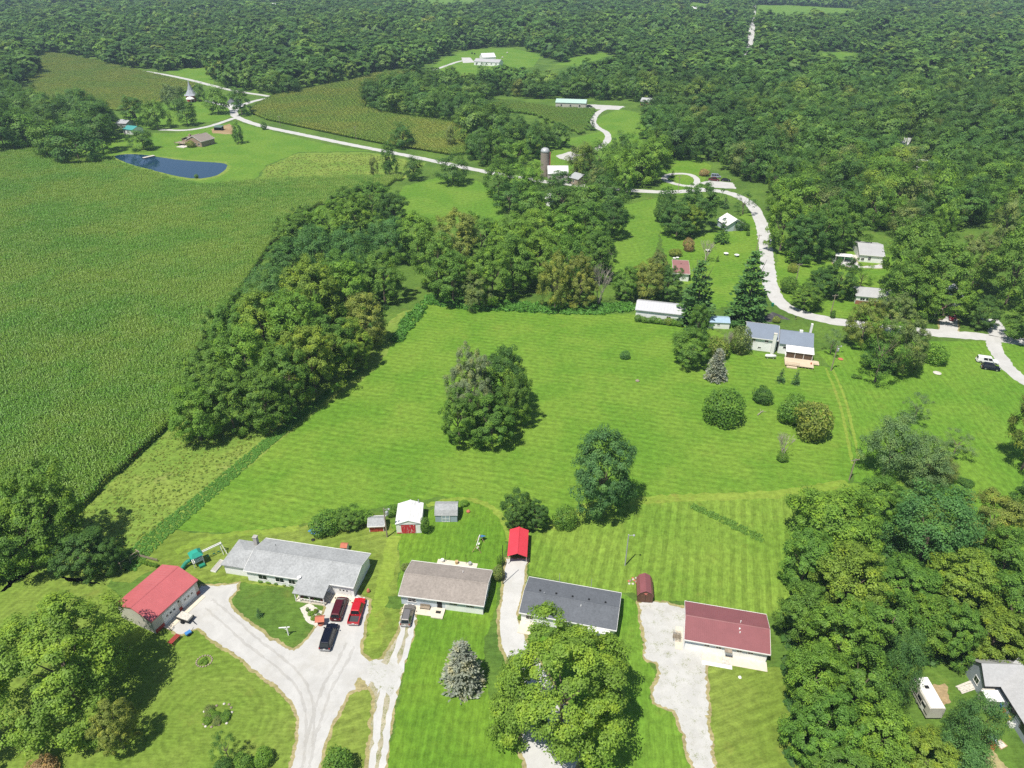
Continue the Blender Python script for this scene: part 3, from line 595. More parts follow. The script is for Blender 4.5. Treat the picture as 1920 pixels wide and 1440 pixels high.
F1 = [(-150,225),(-150,196),(0,180),(55,160),(80,138),(64,119),(90,101),(130,106),(165,114),(240,131),(300,145),(362,161),(352,172),(312,180),(298,192),(232,207),(120,207),(40,215)]
P3, na, nb = rows_field(F1, 0.2, 0)
CORN_BROWN = [corn_mesh('bean_patch', 320 + i, 4, 3.0, M['corn_far']) for i in range(2)]
scatter('cornfield', P3, 0.2 + math.pi * rng.integers(0, 2, na), np.tile([1, 1, 0.8], (na, 1)), rng.integers(0, 2, na), CORN_BROWN, 'distant olive corn field at upper left', 'corn field')

# ---- weeds in the ditch and rough tufts in the meadows
M['weed'] = leafmat('weed_leaf'); 
TUFT = [shrub_mesh('tuft', 330 + i, 60, 0.75, M['leaf']) for i in range(4)]
def line_points(px, w0, w1, n):
    l = [U(*p).to_2d() for p in px]; out = []
    seg = [(a, b, (b - a).length) for a, b in zip(l[:-1], l[1:])]; tot = sum(q[2] for q in seg)
    for _ in range(n):
        t = R_.random() * tot; acc = 0
        for a, b, L in seg:
            if t <= acc + L: break
            acc += L
        f = (t - acc) / L; g = t / tot; d = (b - a).normalized(); w = w0 + (w1 - w0) * g
        p = a.lerp(b, f) + Vector((-d.y, d.x)) * R_.uniform(-w, w) ; out.append((p.x, p.y, 0.12))
    return np.array(out)
def tufts(name, P3, smin, smax, col, label, cat, zs=0.8):
    n = len(P3); k = rng.uniform(smin, smax, (n, 1)); o = scatter(name, P3, rng.uniform(0, 6.28, n), np.concatenate([k, k, k * zs], 1), rng.integers(0, 4, n), TUFT, label, cat); o.color = (*col, 1); return o
tufts('ditch_weeds', line_points([(232,1066),(300,1000),(400,918),(480,848),(560,782),(630,726),(680,690)], 2.5, 0.8, 3200), 0.14, 0.34, (0.125, 0.30, 0.05), 'band of low dark green weeds along the edge of the mown field', 'weeds', 0.6)
tufts('ditch_weeds', line_points([(1296,948),(1340,968),(1385,990),(1432,1012)], 0.8, 1.1, 260), 0.18, 0.4, (0.15, 0.30, 0.05), 'narrow strip of uncut weeds in the striped lawn', 'weeds')
def fill_points(px, n, excl=None):
    pl = poly(px); x0, x1 = min(p[0] for p in pl), max(p[0] for p in pl); y0, y1 = min(p[1] for p in pl), max(p[1] for p in pl); out = np.zeros((0, 2))
    while len(out) < n:
        q = rng.uniform((x0, y0), (x1, y1), (n * 3, 2)); out = np.concatenate([out, q[inside(q[:, 0], q[:, 1], pl)]])
    return np.concatenate([out[:n], np.full((n, 1), 0.05)], 1)
RM = [(262,857),(340,785),(370,800),(470,800),(480,830),(400,905),(300,985),(240,1050),(200,1090),(100,1060),(150,962),(205,907)]
tufts('meadow_tufts', fill_points(RM, 1300), 0.14, 0.34, (0.25, 0.34, 0.065), 'pale rough grass tufts between the corn and the ditch', 'grass')
tufts('meadow_weeds', fill_points(RM, 170), 0.2, 0.45, (0.16, 0.27, 0.05), 'darker weed clumps in the rough meadow strip', 'weeds')
tufts('meadow_weeds', fill_points([(500,312),(560,290),(690,288),(780,306),(740,333),(600,336),(490,343)], 1800), 0.2, 0.5, (0.21, 0.28, 0.065), 'brownish weeds in the meadow below the lane', 'weeds')
tufts('undergrowth', np.concatenate([line_points([(800,560),(880,572),(960,575),(1040,580),(1120,582),(1185,575)], 3.5, 3.0, 800), line_points([(740,640),(790,575)], 2, 2, 120)]), 0.6, 1.5, (0.0975, 0.26, 0.039), 'bright leafy undergrowth at the foot of the middle trees', 'undergrowth', 1.0)
tufts('undergrowth', np.concatenate([fill_points([(350,800),(470,700),(560,740),(700,660),(740,560),(720,420),(560,430),(400,650)], 900), fill_points([(1470,1150),(1480,1430),(1690,1440),(1690,1250),(1900,1230),(1900,1040),(1560,1000)], 1200)]), 0.8, 1.8, (0.065, 0.156, 0.0325), 'dark undergrowth beneath the dense trees', 'undergrowth', 1.0)
o = tufts('dead_corn', fill_points([(234,862),(246,838),(262,822),(266,838),(250,858)], 240), 0.3, 0.55, (0.442, 0.286, 0.104), 'patch of dried brown corn at the field edge', 'corn', 2.6)
tufts('dead_corn', fill_points([(480,455),(520,437),(525,450),(500,462)], 160), 0.3, 0.6, (0.468, 0.364, 0.156), 'small patch of dried straw coloured corn beside the trees', 'corn', 2.6)

# ---------------------------------------------------------------- trees
KIND = {'broad': (V_NEAR, 0.10), 'maple': (V_BIG, 0.08), 'mid': (V_MID, 0.08), 'fine': (V_FINE, 0.12), 'open': (V_OPEN, 0.15), 'willow': (V_WILLOW, 0.05), 'pine': (V_PINE, 0.03),
        'shrub': (V_SHRUB, 0.0), 'spruce': (V_SPRUCE, 0.02), 'fir': (V_FIR, 0.02), 'blue': (V_BLUE, 0.02), 'bare': (V_BARE, 0.0)}
CO = {'g': (0.1277, 0.2574, 0.04099), 'd': (0.08611, 0.193, 0.03974), 'b': (0.1667, 0.3153, 0.04223), 'y': (0.2083, 0.3192, 0.04471), 'o': (0.225, 0.290, 0.060), 't': (0.100, 0.230, 0.062),
      'p': (0.165, 0.27, 0.10), 's': (0.20, 0.275, 0.14), 'bs': (0.3125, 0.3475, 0.2919), 'k': (0.3333, 0.2574, 0.1242), 'v': (0.1875, 0.2574, 0.077), 'r': (0.090, 0.195, 0.062), 'm': (0.1875, 0.3089, 0.04223)}
NT = [0]
def tree(kind, bx, by, top, wpx, col, name, label, group=None, leanx=0.0):
    g = U(bx, by); X, Y = g.x, g.y; meshes, cb = KIND[kind]; NT[0] += 1; r = random.Random(NT[0] * 77 + int(bx))
    dep = math.atan2(CAMH, Y); R = wpx / 2 / PY(X, Y, 4)[2]
    lo, hi = 0.3, 40.0
    for _ in range(30):
        Ht = (lo + hi) / 2; zc = (1 + cb) * Ht / 2; bb = (1 - cb) * Ht / 2; px, py, k = PY(X, Y, zc)
        if kind in ('spruce', 'fir', 'blue', 'pine'): t = PY(X, Y, Ht)[1]
        else: t = py - k * math.sqrt((R * math.sin(dep)) ** 2 + (bb * math.cos(dep)) ** 2)
        if t > top: lo = Ht
        else: hi = Ht
    R = wpx / 2 / PY(X, Y, (lo * 0.5))[2]; Ht = max(lo, 0.35 * R); zc = (1 + cb) * Ht / 2; bb = (1 - cb) * Ht / 2
    root = thing(name, label, 'bush' if kind == 'shrub' else 'tree', (X, Y, 0), 0, group)
    c = CO[col] if isinstance(col, str) else col; j = r.uniform(0.9, 1.1); c = (c[0] * j * r.uniform(0.94, 1.06), c[1] * j, c[2] * j)
    crown_name = 'branches' if kind == 'bare' else ('foliage' if kind == 'shrub' else 'crown')
    inst(crown_name, r.choice(meshes), root, (0, 0, zc + 0.02), r.uniform(0, 6.28), (R * r.uniform(0.96, 1.06), R * r.uniform(0.94, 1.04), bb), c)
    if kind not in ('shrub', 'bare'):
        tr = inst('trunk', r.choice(V_TRUNK), root, (0, 0, 0), r.uniform(0, 6.28), (min(R, 8) * 0.8, min(R, 8) * 0.8, zc * (1.5 if kind in ('spruce', 'fir', 'blue', 'pine') else 1.0)))
    return root
T1 = [
 ('maple',148,1318,1104,266,'m','maple_tree','huge bright green maple at lower left beside the red roofed garage'),
 ('broad',232,1402,1312,84,'o','small_tree','small olive tree casting a shadow on the lower left lawn'),
 ('shrub',82,1452,1412,66,'k','bush','brownish bush at the bottom left edge'),
 ('broad',112,1040,866,148,'b','tree','tallest tree of the clump at the left corn edge'),
 ('broad',62,1062,926,140,'g','tree','wide tree in front of the left corn edge clump'),
 ('broad',172,1072,985,108,'d','tree','dark tree at the right end of the left corn edge clump'),
 ('broad',6,1062,965,110,'g','tree','tree at the left frame edge above the lawn'),
 ('broad',212,1070,1010,60,'d','tree','low dark tree near the ditch by the red roofed garage'),
 ('broad',-78,1445,1330,132,'g','tree','tree just beyond the lower left corner casting a shadow'),
 ('maple',1052,1368,1146,268,'m','maple_tree','huge yellow-green maple in front of the dark grey roofed house'),
 ('blue',868,1282,1206,92,'bs','blue_spruce','silvery blue spruce standing alone on the lush front lawn'),
 ('shrub',638,1446,1396,66,'g','bush','round green bush between the two drives at the bottom'),
 ('shrub',497,1428,1399,40,'b','bush','small bright bush right of the rock garden at the bottom'),
 ('open',432,1428,1370,54,'d','small_tree','thin ornamental tree at the bottom left lawn'),
 ('shrub',462,1440,1408,42,'g','bush','low green bush beside the thin ornamental tree'),
 ('shrub',420,1442,1418,34,'d','bush','dark low bush at the bottom of the left lawn'),
 ('shrub',797,998,966,23,'g','bush','leafy bush at the corner of the white shed with red door'),
 ('broad',968,990,915,62,'d','tree','dark tree behind the red carport, left one'),
 ('broad',1005,990,934,54,'d','tree','lower dark tree behind the red carport, right one'),
 ('shrub',1058,986,945,46,'g','bush','bush with bare stems right of the red carport trees'),
 ('broad',1124,960,802,132,'r','tree','single dark green tree standing between field and striped lawn'),
 ('shrub',612,994,952,62,'g','bush','large bush above the blue tarp'),
 ('broad',655,986,948,54,'g','small_tree','small tree with visible trunk beside the little red shed'),
 ('shrub',684,978,952,40,'b','bush','light bush left of the little red shed'),
 ('shrub',736,966,944,28,'g','bush','bush against the white shed wall'),
 ('shrub',870,948,936,18,'b','bush','small bush beside the grey gambrel shed'),
 ('maple',884,790,652,92,'s','silver_tree','silvery white leaved tree in the middle of the mown field'),
 ('broad',948,770,650,92,'d','tree','tall dark tree behind the silvery tree in the field clump'),
 ('broad',862,832,726,82,'g','tree','front left tree of the clump in the mown field'),
 ('broad',922,832,738,92,'g','tree','front middle tree of the clump in the mown field'),
 ('broad',966,800,700,64,'g','tree','right tree of the clump in the mown field'),
 ('bare',876,800,740,40,'k','dead_branches','bare grey branches showing in the field clump'),
 ('pine',1302,606,486,84,'t','pine_tree','broad pine left of the blue roofed shed'),
 ('pine',1397,604,468,88,'t','pine_tree','large pine beside the road bend'),
 ('broad',1305,640,572,38,'g','tree','upright leafy tree beside the long white building'),
 ('broad',1290,683,614,78,'g','tree','dense round tree at the end of the long white building'),
 ('blue',1341,710,654,48,'bs','blue_spruce','grey-blue spruce left of the blue-grey house'),
 ('shrub',1345,668,625,50,'o','bush','yellowish bush behind the grey-blue spruce'),
 ('shrub',1385,662,608,42,'v','bush','tall dull green bush at the left wall of the blue-grey house'),
 ('bare',1358,668,618,24,'k','dead_bush','dry brown bush behind the grey-blue spruce'),
 ('fir',1463,716,690,20,'r','spruce_tree','left one of two small spruces below the deck'),
 ('fir',1491,720,693,20,'r','spruce_tree','right one of two small spruces below the deck'),
 ('shrub',1352,790,722,80,'g','bush','big round bush in the upper part of the mown field'),
 ('shrub',1427,754,720,40,'d','bush','small round bush right of the big round one'),
 ('shrub',1484,790,735,62,'g','bush','grey-green round bush next to the olive one'),
 ('shrub',1519,818,745,76,'o','bush','olive yellow round bush beside the wheel tracks'),
 ('bare',1467,862,810,46,'k','bare_sapling','leafless grey sapling in the mown field'),
 ('shrub',1466,864,846,24,'g','bush','green base growth below the leafless sapling'),
 ('shrub',1171,672,656,20,'t','bush','tiny lone bush in the mown field'),
 ('open',1640,716,598,88,'g','tree','dark half of the tree pair by the road right of the deck house'),
 ('broad',1690,700,598,74,'v','tree','right tree of the group by the road near the deck house'),
 ('broad',1612,648,560,72,'o','tree','olive tree beside the road bend right of the deck house'),
 ('broad',1668,640,552,76,'v','tree','dull green tree in front of the brick house by the road'),
 ('broad',1650,690,640,70,'d','tree','low dark tree of the group by the road'),
 ('open',1556,664,614,42,'p','small_tree','pale small tree right of the deck house'),
 ('shrub',1748,678,638,56,'b','bush','large loose bush in the field right of the road trees'),
 ('broad',1915,880,712,100,'o','tree','tree cut by the right edge beside the field'),
 ('broad',1925,985,900,90,'d','tree','dark tree at the right edge below the field'),
 ('open',1712,790,732,58,'p','pale_tree','pale feathery tree top standing in the right field'),
 ('open',1788,852,802,68,'p','pale_tree','pale round tree with leaning stem in the right field'),
 ('shrub',1810,908,892,34,'d','bush','low dark bush in the right field'),
 ('shrub',1890,950,930,40,'d','bush','dark bush near the right edge'),
 ('fine',1655,892,772,102,'p','tree','pale green tree at the upper end of the right grove'),
 ('fine',1720,905,815,92,'p','tree','second pale green tree of the right grove'),
 ('fine',1755,900,848,70,'v','tree','leaning pale tree at the right grove edge'),
 ('broad',1548,1040,904,172,'b','tree','big bright green tree at the left end of the right grove'),
 ('fine',1722,1052,902,160,'t','tree','large blue-green feathery tree of the right grove'),
 ('broad',1845,1020,922,112,'o','tree','olive tree at the right side of the grove'),
 ('broad',1870,1085,985,100,'g','tree','tree below the olive one in the grove'),
 ('broad',1635,980,890,90,'g','tree','green tree between the bright and the feathery tree'),
 ('broad',1500,1100,988,118,'g','tree','tree beside the striped lawn in the right grove'),
 ('broad',1575,1150,1015,140,'y','tree','yellow-green tree in the middle of the right grove'),
 ('broad',1690,1140,1040,128,'g','tree','middle tree above the camper trailer, upper one'),
 ('broad',1785,1150,1025,134,'y','tree','yellow-green tree above the camper, upper right'),
 ('broad',1875,1190,1060,120,'g','tree','tree behind the lower right house, upper one'),
 ('broad',1492,1205,1090,104,'g','tree','tree overhanging the maroon metal roof'),
 ('broad',1560,1262,1125,140,'b','tree','bright tree below the maroon roofed house corner'),
 ('broad',1650,1222,1105,130,'g','tree','full green tree left of the camper trailer'),
 ('broad',1716,1212,1110,112,'b','tree','tree shading the grass above the camper'),
 ('broad',1770,1232,1130,96,'g','tree','tree above the gap by the lower right house'),
 ('broad',1850,1232,1135,112,'y','tree','yellow-green tree directly behind the lower right house'),
 ('broad',1930,1240,1120,120,'v','tree','dull tree at right edge behind the lower right house'),
 ('broad',1510,1325,1205,128,'b','tree','bright tree beside the dry front lawn'),
 ('broad',1596,1335,1210,136,'g','tree','green tree left of the camper in the lower grove'),
 ('fine',1655,1330,1190,76,'t','tree','slim dark tree beside the camper trailer'),
 ('broad',1525,1425,1295,136,'g','tree','tree at the lower left of the bottom right grove'),
 ('broad',1620,1440,1310,140,'b','tree','bright tree in the bottom right grove'),
 ('broad',1715,1462,1358,132,'y','tree','yellow-green tree at the bottom right of the grove'),
 ('broad',1570,1485,1375,150,'g','tree','tree cut by the bottom edge in the grove, left'),
 ('broad',1660,1492,1400,140,'b','tree','tree cut by the bottom edge in the grove, right'),
 ('fine',1798,1412,1300,100,'t','tree','blue-green feathery tree over the tail of the camper'),
 ('fine',1778,1470,1372,110,'t','tree','lower blue-green tree at the bottom right'),
 # road side and upper yards
 ('broad',1462,470,362,84,'b','tree','bright tree where the road bends into shade'),
 ('broad',1535,480,378,84,'g','tree','tree left of the green pickup'),
 ('broad',1500,490,400,76,'d','tree','dark tree overhanging the road'),
 ('broad',1575,462,366,92,'g','tree','tall tree behind the green pickup'),
 ('fir',1480,493,455,24,'b','cypress_tree','small pointed conifer beside the road'),
 ('shrub',1485,510,492,20,'o','bush','brownish ball bush below the pointed conifer'),
 ('broad',1536,556,498,62,'d','tree','dark round tree in the road bend yard, left'),
 ('broad',1568,560,484,64,'d','tree','dark taller tree in the road bend yard, right'),
 ('broad',1506,580,533,60,'g','tree','low tree inside the road bend'),
 ('shrub',1476,548,514,36,'g','bush','bush at the inner edge of the road bend'),
 ('open',1612,540,494,50,'b','small_tree','light small tree before the white house'),
 ('shrub',1594,563,535,24,'d','bush','bush at the left end of the grey hip roofed house'),
 ('broad',1692,545,412,116,'g','tree','great tree shading the white house'),
 ('broad',1740,582,448,120,'g','tree','great tree above the flag pole'),
 ('broad',1690,588,490,104,'g','tree','tree right of the grey hip roofed house'),
 ('broad',1765,600,520,92,'b','tree','lower tree above the parked red car'),
 ('broad',1832,612,552,64,'d','tree','round dark tree between two drives at right'),
 ('broad',1885,570,430,126,'g','tree','great tree at the right edge behind the road'),
 ('broad',1925,640,556,100,'g','tree','tree over the road at the right edge'),
 ('broad',1820,540,440,90,'v','tree','dull tree behind the hidden white house'),
 ('broad',1268,442,378,66,'d','tree','dark tree of the garden clump, left'),
 ('broad',1306,430,343,78,'d','tree','dark tree of the garden clump, right'),
 ('broad',1293,442,385,44,'y','tree','yellow-green young tree in front of the garden clump'),
 ('shrub',1240,416,376,34,'d','bush','dark bush row beside the paddock, lower'),
 ('shrub',1248,396,348,40,'d','bush','dark bush row beside the paddock, upper'),
 ('fir',1352,455,408,36,'d','spruce_tree','spruce in front of the white tent roof'),
 ('fir',1358,390,366,22,'r','spruce_tree','small spruce beside the upper road'),
 ('open',1392,402,358,46,'d','tree','thin dark tree behind the white tent roof'),
 ('shrub',1382,430,408,30,'d','bush','bush against the white tent front'),
 ('shrub',1398,432,416,16,'d','bush','little bush right of the tent'),
 ('bare',1322,492,448,44,'k','dead_tree','grey leafless tree in the flower garden'),
 ('shrub',1290,470,445,26,'k','bush','rusty brown shrub in the flower garden'),
 ('shrub',1266,480,465,26,'o','bush','low olive flower bed shrub'),
 ('shrub',1402,442,432,8,'g','bush','tiny conifer on the lawn by the road'),
 ('fir',1345,490,478,9,'d','spruce_tree','tiny spruce by the big pine'),
 ('fir',1261,332,318,11,'d','spruce_tree','dark little spruce inside the loop drive'),
 ('shrub',1320,329,316,24,'k','brush_pile','brown brush heap behind the loop drive'),
 # pond and lane
 ('mid',270,281,240,52,'d','tree','dark round tree at the far side of the pond'),
 ('mid',150,304,228,106,'d','tree','large dark tree mass left of the pond, front'),
 ('mid',100,296,222,80,'g','tree','tree left of the pond, second'),
 ('mid',195,285,214,70,'d','tree','dark tree over the left tip of the pond'),
 ('mid',55,280,200,84,'g','tree','tree at the left corn field end'),
 ('mid',12,285,195,80,'d','tree','dark tree at the left frame edge beyond the corn'),
 ('mid',190,262,190,82,'d','tree','tree before the teal roofed shed'),
 ('mid',258,235,180,52,'d','tree','tree right of the teal roofed shed'),
 ('mid',296,240,186,56,'g','tree','tall tree between teal shed and tan house'),
 ('mid',352,235,186,46,'d','tree','dark oval tree on the turreted house lawn'),
 ('willow',328,205,160,44,'p','willow_tree','pale willow left of the turreted red house'),
 ('mid',410,213,158,48,'g','tree','tree right of the turreted red house'),
 ('mid',454,216,164,40,'d','tree','dark tree at the lane junction'),
 ('mid',378,190,156,26,'d','tree','tree directly behind the turreted house'),
 ('mid',448,269,230,25,'d','tree','single young tree on the lawn right of the pond'),
 ('shrub',496,243,228,13,'d','bush','small round tree beside the lane'),
 ('shrub',369,334,326,9,'g','bush','tiny sapling at the near pond bank'),
 ('shrub',358,276,262,19,'o','bush','round clipped bush at the tan house gable'),
 ('mid',732,331,262,36,'d','tree','slender dark tree beside the lane'),
 ('mid',776,338,292,40,'d','tree','round tree below the lane'),
 ('mid',757,277,230,50,'d','tree','dark double tree at the corn field corner'),
 ('mid',850,345,288,64,'d','tree','tree at the lane before the pasture'),
 ('mid',702,332,292,18,'v','tree','thin tree left of the slender dark one'),
 ('mid',845,278,236,24,'v','tree','thin tree at the end of the centre corn field'),
 ('mid',1052,356,318,46,'d','tree','dark tree standing before the silo barn'),
 ('mid',1000,352,300,42,'b','tree','bright tree left of the silo foot'),
 ('mid',1112,346,292,50,'d','tree','dark tree right of the silo barns'),
 ('fir',1110,244,220,20,'r','spruce_tree','blue-green spruce beside the winding drive'),
]
for a in T1: tree(*a)
ORD = ['', 'first','second','third','fourth','fifth','sixth','seventh','eighth','ninth','tenth','eleventh','twelfth','thirteenth','fourteenth','fifteenth','sixteenth','seventeenth','eighteenth','nineteenth']
def ordinal(n):
    if n < 20: return ORD[n]
    t = ['twenty','thirty','forty','fifty','sixty'][n // 10 - 2]
    return (t[:-1] + 'ieth') if n % 10 == 0 else t + '-' + ORD[n % 10]
TONE = {'g': 'green', 'd': 'dark green', 'b': 'bright green', 'y': 'yellow-green', 'o': 'olive', 't': 'blue-green', 'v': 'dull green', 'k': 'brown', 'p': 'pale green'}
def belt(lst, where, group):
    for i, (k, bx, by, tp, w, c) in enumerate(sorted(lst, key=lambda q: -q[2])):
        tree(k, bx, by, tp, w, c, 'dead_tree' if k == 'bare' else 'tree', '%s %s from the near end %s' % (ordinal(i + 1), 'bare tree' if k == 'bare' else TONE[c] + ' tree', where), group)
belt([('broad',378,826,716,98,'b'),('broad',440,806,690,100,'g'),('broad',506,802,690,100,'g'),('broad',400,745,640,104,'g'),('broad',470,735,606,112,'b'),('broad',548,768,645,108,'g'),('broad',592,735,610,112,'y'),('broad',503,665,545,112,'y'),
      ('broad',562,675,548,110,'b'),('broad',625,700,590,104,'g'),('broad',664,690,598,88,'y'),('broad',690,648,548,84,'o'),('broad',440,668,570,92,'g'),('fine',520,605,498,98,'t'),('broad',592,615,484,120,'y'),('broad',652,600,488,108,'b'),
      ('broad',545,530,446,90,'d'),('fine',602,525,424,92,'t'),('fine',662,525,430,88,'t'),('broad',722,566,470,84,'g'),('broad',478,606,530,72,'g'),('broad',560,470,402,82,'g'),('broad',622,455,382,84,'b'),('broad',680,455,366,84,'b'),
      ('fine',732,490,408,82,'t'),('broad',700,405,340,80,'g'),('broad',650,408,350,72,'g'),('broad',740,425,362,60,'d'),('broad',540,470,420,60,'g'),('broad',640,560,470,80,'g'),('broad',575,420,384,60,'g')],
     'in the tree belt beside the cornfield', 'tree belt beside the cornfield')
belt([('broad',785,490,402,86,'b'),('broad',822,545,430,92,'g'),('broad',862,505,398,90,'o'),('broad',902,480,402,84,'g'),('broad',850,566,470,92,'g'),('broad',922,566,462,90,'b'),('broad',898,576,508,70,'v'),('broad',958,490,400,92,'b'),
      ('broad',1012,475,388,94,'b'),('broad',962,545,440,90,'g'),('broad',1012,535,432,92,'b'),('broad',1062,485,388,92,'b'),('broad',1102,472,380,90,'g'),('broad',1062,545,446,88,'g'),('broad',1112,525,434,80,'g'),('broad',1146,446,372,70,'d'),
      ('broad',1086,576,478,70,'o'),('broad',1040,580,478,66,'o'),('bare',1122,572,492,46,'k'),('broad',1172,562,500,58,'g'),('broad',1212,562,486,70,'o'),('broad',1250,562,498,60,'d'),('bare',1140,520,462,40,'k'),('broad',1230,530,470,44,'v'),
      ('mid',1000,408,350,72,'g'),('mid',1052,398,346,72,'d'),('mid',1100,404,336,84,'g'),('mid',1150,412,344,64,'d'),('mid',955,400,340,62,'d'),('mid',935,372,300,66,'g'),('mid',975,368,306,72,'b'),('mid',1035,378,330,54,'d')],
     'in the tree row across the middle', 'tree row across the middle')

# ---- woods: the largest-showing trees one by one, the rest as one mass
WOODS = {
 'far': [(-420,-28),(2350,-28),(2350,500),(1920,470),(1700,450),(1600,440),(1560,448),(1470,418),(1440,396),(1420,358),(1395,330),(1330,308),(1240,298),(1215,300),(1212,240),(1210,204),(1180,194),(1205,150),(1180,116),(1140,103),(1090,122),(1060,120),(1040,112),(1012,102),(960,88),(880,92),(832,104),(805,118),(800,132),(720,136),(700,140),(660,152),(580,168),(545,182),(505,182),(430,170),(400,158),(400,132),(350,126),(310,136),(240,128),(160,111),(90,98),(62,118),(78,138),(50,160),(0,178),(-420,215)],
 'middle': [(690,208),(682,186),(762,166),(795,156),(850,168),(950,160),(1050,166),(1110,146),(1190,130),(1205,150),(1185,194),(1130,188),(1040,186),(920,183),(900,218),(935,238),(1000,256),(1048,272),(1056,284),(1012,292),(1000,312),(955,335),(905,325),(880,295),(886,262),(874,238),(800,226),(740,216)],
 'farm': [(1085,330),(1165,318),(1225,300),(1240,312),(1238,350),(1190,372),(1150,385),(1110,375),(1080,350)],
 'left': [(-420,215),(0,182),(60,195),(110,205),(200,222),(215,245),(190,262),(60,262),(0,268),(-420,275)],
}
WLAB = {'far': 'broadleaf tree at the near edge of the great wood', 'middle': 'broadleaf tree in the wood between the corn fields', 'farm': 'broadleaf tree crowding round the silo farm', 'left': 'broadleaf tree in the wood beyond the left cornfield'}
EX = [poly(p) for p in ([(800,134),(835,106),(880,92),(960,88),(1017,103),(1000,126),(870,143)],[(1040,128),(1070,107),(1130,98),(1150,104),(1130,130),(1050,142)],[(1418,9),(1500,11),(1610,18),(1605,44),(1510,50),(1418,46)],[(1520,98),(1575,96),(1662,103),(1655,135),(1520,140)],
      [(730,-10),(915,-10),(912,22),(840,26),(735,24)],[(1290,3),(1332,8),(1328,38),(1284,40),(1284,18)],[(1660,262),(1715,262),(1720,322),(1655,318)],[(1700,300),(1745,300),(1748,345),(1700,345)],[(1605,252),(1628,252),(1630,300),(1605,300)],[(1340,40),(1382,40),(1382,74),(1340,76)],
      [(460,4),(540,4),(540,26),(460,27)],[(625,4),(655,4),(655,24),(625,24)],[(1790,430),(1880,430),(1870,460),(1800,460)],[(1680,128),(1700,128),(1702,165),(1678,165)],[(1728,28),(1752,28),(1752,48),(1728,48)],[(1195,192),(1240,190),(1240,208),(1195,208)],[(1440,-10),(1920,-10),(1920,-6),(1440,-6)],[(1390,50),(1425,50),(1425,90),(1390,120)])]
pts = []; rw = np.random.default_rng(12)
for y0, y1, sp in ((120, 420, 10.6), (420, 700, 11.2), (700, 1100, 12.8), (1100, 1800, 15.5), (1800, 3300, 21.0)):
    xm = y1 * 0.82 + 120
    gx, gy = np.meshgrid(np.arange(-xm, xm, sp), np.arange(y0, y1, sp)); gx = gx + (np.arange(gx.shape[0]) % 2)[:, None] * sp / 2
    X = gx.ravel() + rw.uniform(-.36, .36, gx.size) * sp; Y = gy.ravel() + rw.uniform(-.36, .36, gx.size) * sp
    k = np.abs(X) < Y * 0.82 + 60; X, Y = X[k], Y[k]
    for wn_, pl in WOODS.items():
        i = inside(X, Y, poly(pl))
        for e in EX: i &= ~inside(X, Y, e)
        for ln, wd in ROADS: i &= segdist(X, Y, ln) > wd / 2 + 3.0
        for x, y in zip(X[i], Y[i]): pts.append((x, y, sp, wn_))
pts.sort(key=lambda p: p[1] + abs(p[0]) * 0.15)
vis = [p for p in pts if abs(PY(p[0], p[1], 8)[0] - 960) < 1010]
near = vis[:120]; ns = set(id(p) for p in near); rest = [p for p in pts if id(p) not in ns]
WC = {}
for x, y, sp, wn_ in near:
    r = random.Random(int(x * 31 + y * 17)); R = sp * min(1.1, max(0.38, 0.66 * math.exp(r.gauss(0, 0.25)))); Ht = r.uniform(12, 22) * (0.75 + 0.25 * R / 6.5); zc = Ht * 0.55; bb = Ht * 0.45
    c_ = r.choice('gggdddbbbyv'); pxx = PY(x, y, 8)[0]; tn = TONE[c_]
    zone = ('crowding round the silo farm' if wn_ == 'farm' else 'in the wood between the corn fields' if wn_ == 'middle' else 'in the wood beyond the left cornfield' if wn_ == 'left' else 'in the wood behind the winding drive' if pxx < 1235 else 'in the wood behind the loop drive' if pxx < 1420 else 'in the wood above the road bend' if pxx < 1570 else 'in the wood behind the white house' if pxx < 1720 else 'in the wood at the right edge')
    WC[(tn, zone)] = WC.get((tn, zone), 0) + 1
    root = thing('wood_tree', '%s nearest %s tree %s' % (ordinal(WC[(tn, zone)]), tn, zone), 'tree', (x, y, 0), 0, {'far': 'near edge of the great wood', 'middle': 'wood between the corn fields', 'farm': 'trees round the silo farm', 'left': 'wood beyond the left cornfield'}[wn_])
    c = CO[c_]; j = r.uniform(0.85, 1.12)
    inst('crown', r.choice(V_MID), root, (0, 0, zc), r.uniform(0, 6.28), (R, R * r.uniform(.9, 1.1), bb), (c[0] * j, c[1] * j, c[2] * j))
    inst('trunk', r.choice(V_TRUNK), root, (0, 0, 0), r.uniform(0, 6.28), (R * .8, R * .8, zc))
q = np.array([(p[0], p[1], p[2]) for p in rest]); n = len(q)
Rr = q[:, 2] * np.clip(0.66 * np.exp(rw.normal(0, 0.27, n)), 0.36, 1.15); Hh = rw.uniform(10.5, 19, n) * (0.55 + 0.45 * Rr / (0.66 * q[:, 2])); Hh *= 1 + 0.25 * (q[:, 1] > 1000)
farm_ = q[:, 1] > 640
scatter('woodland', np.stack([q[:, 0], q[:, 1], Hh * 0.54], 1), rw.uniform(0, 6.28, n), np.stack([Rr, Rr * rw.uniform(.9, 1.1, n), Hh * 0.46], 1), np.where(farm_, 6 + rw.integers(0, 5, n), rw.integers(0, 6, n)), W_MID + W_FAR, 'dense broadleaf woodland rolling away to the top of the picture', 'woodland')
print('TREES', NT[0], 'near', len(near), 'mass', n)

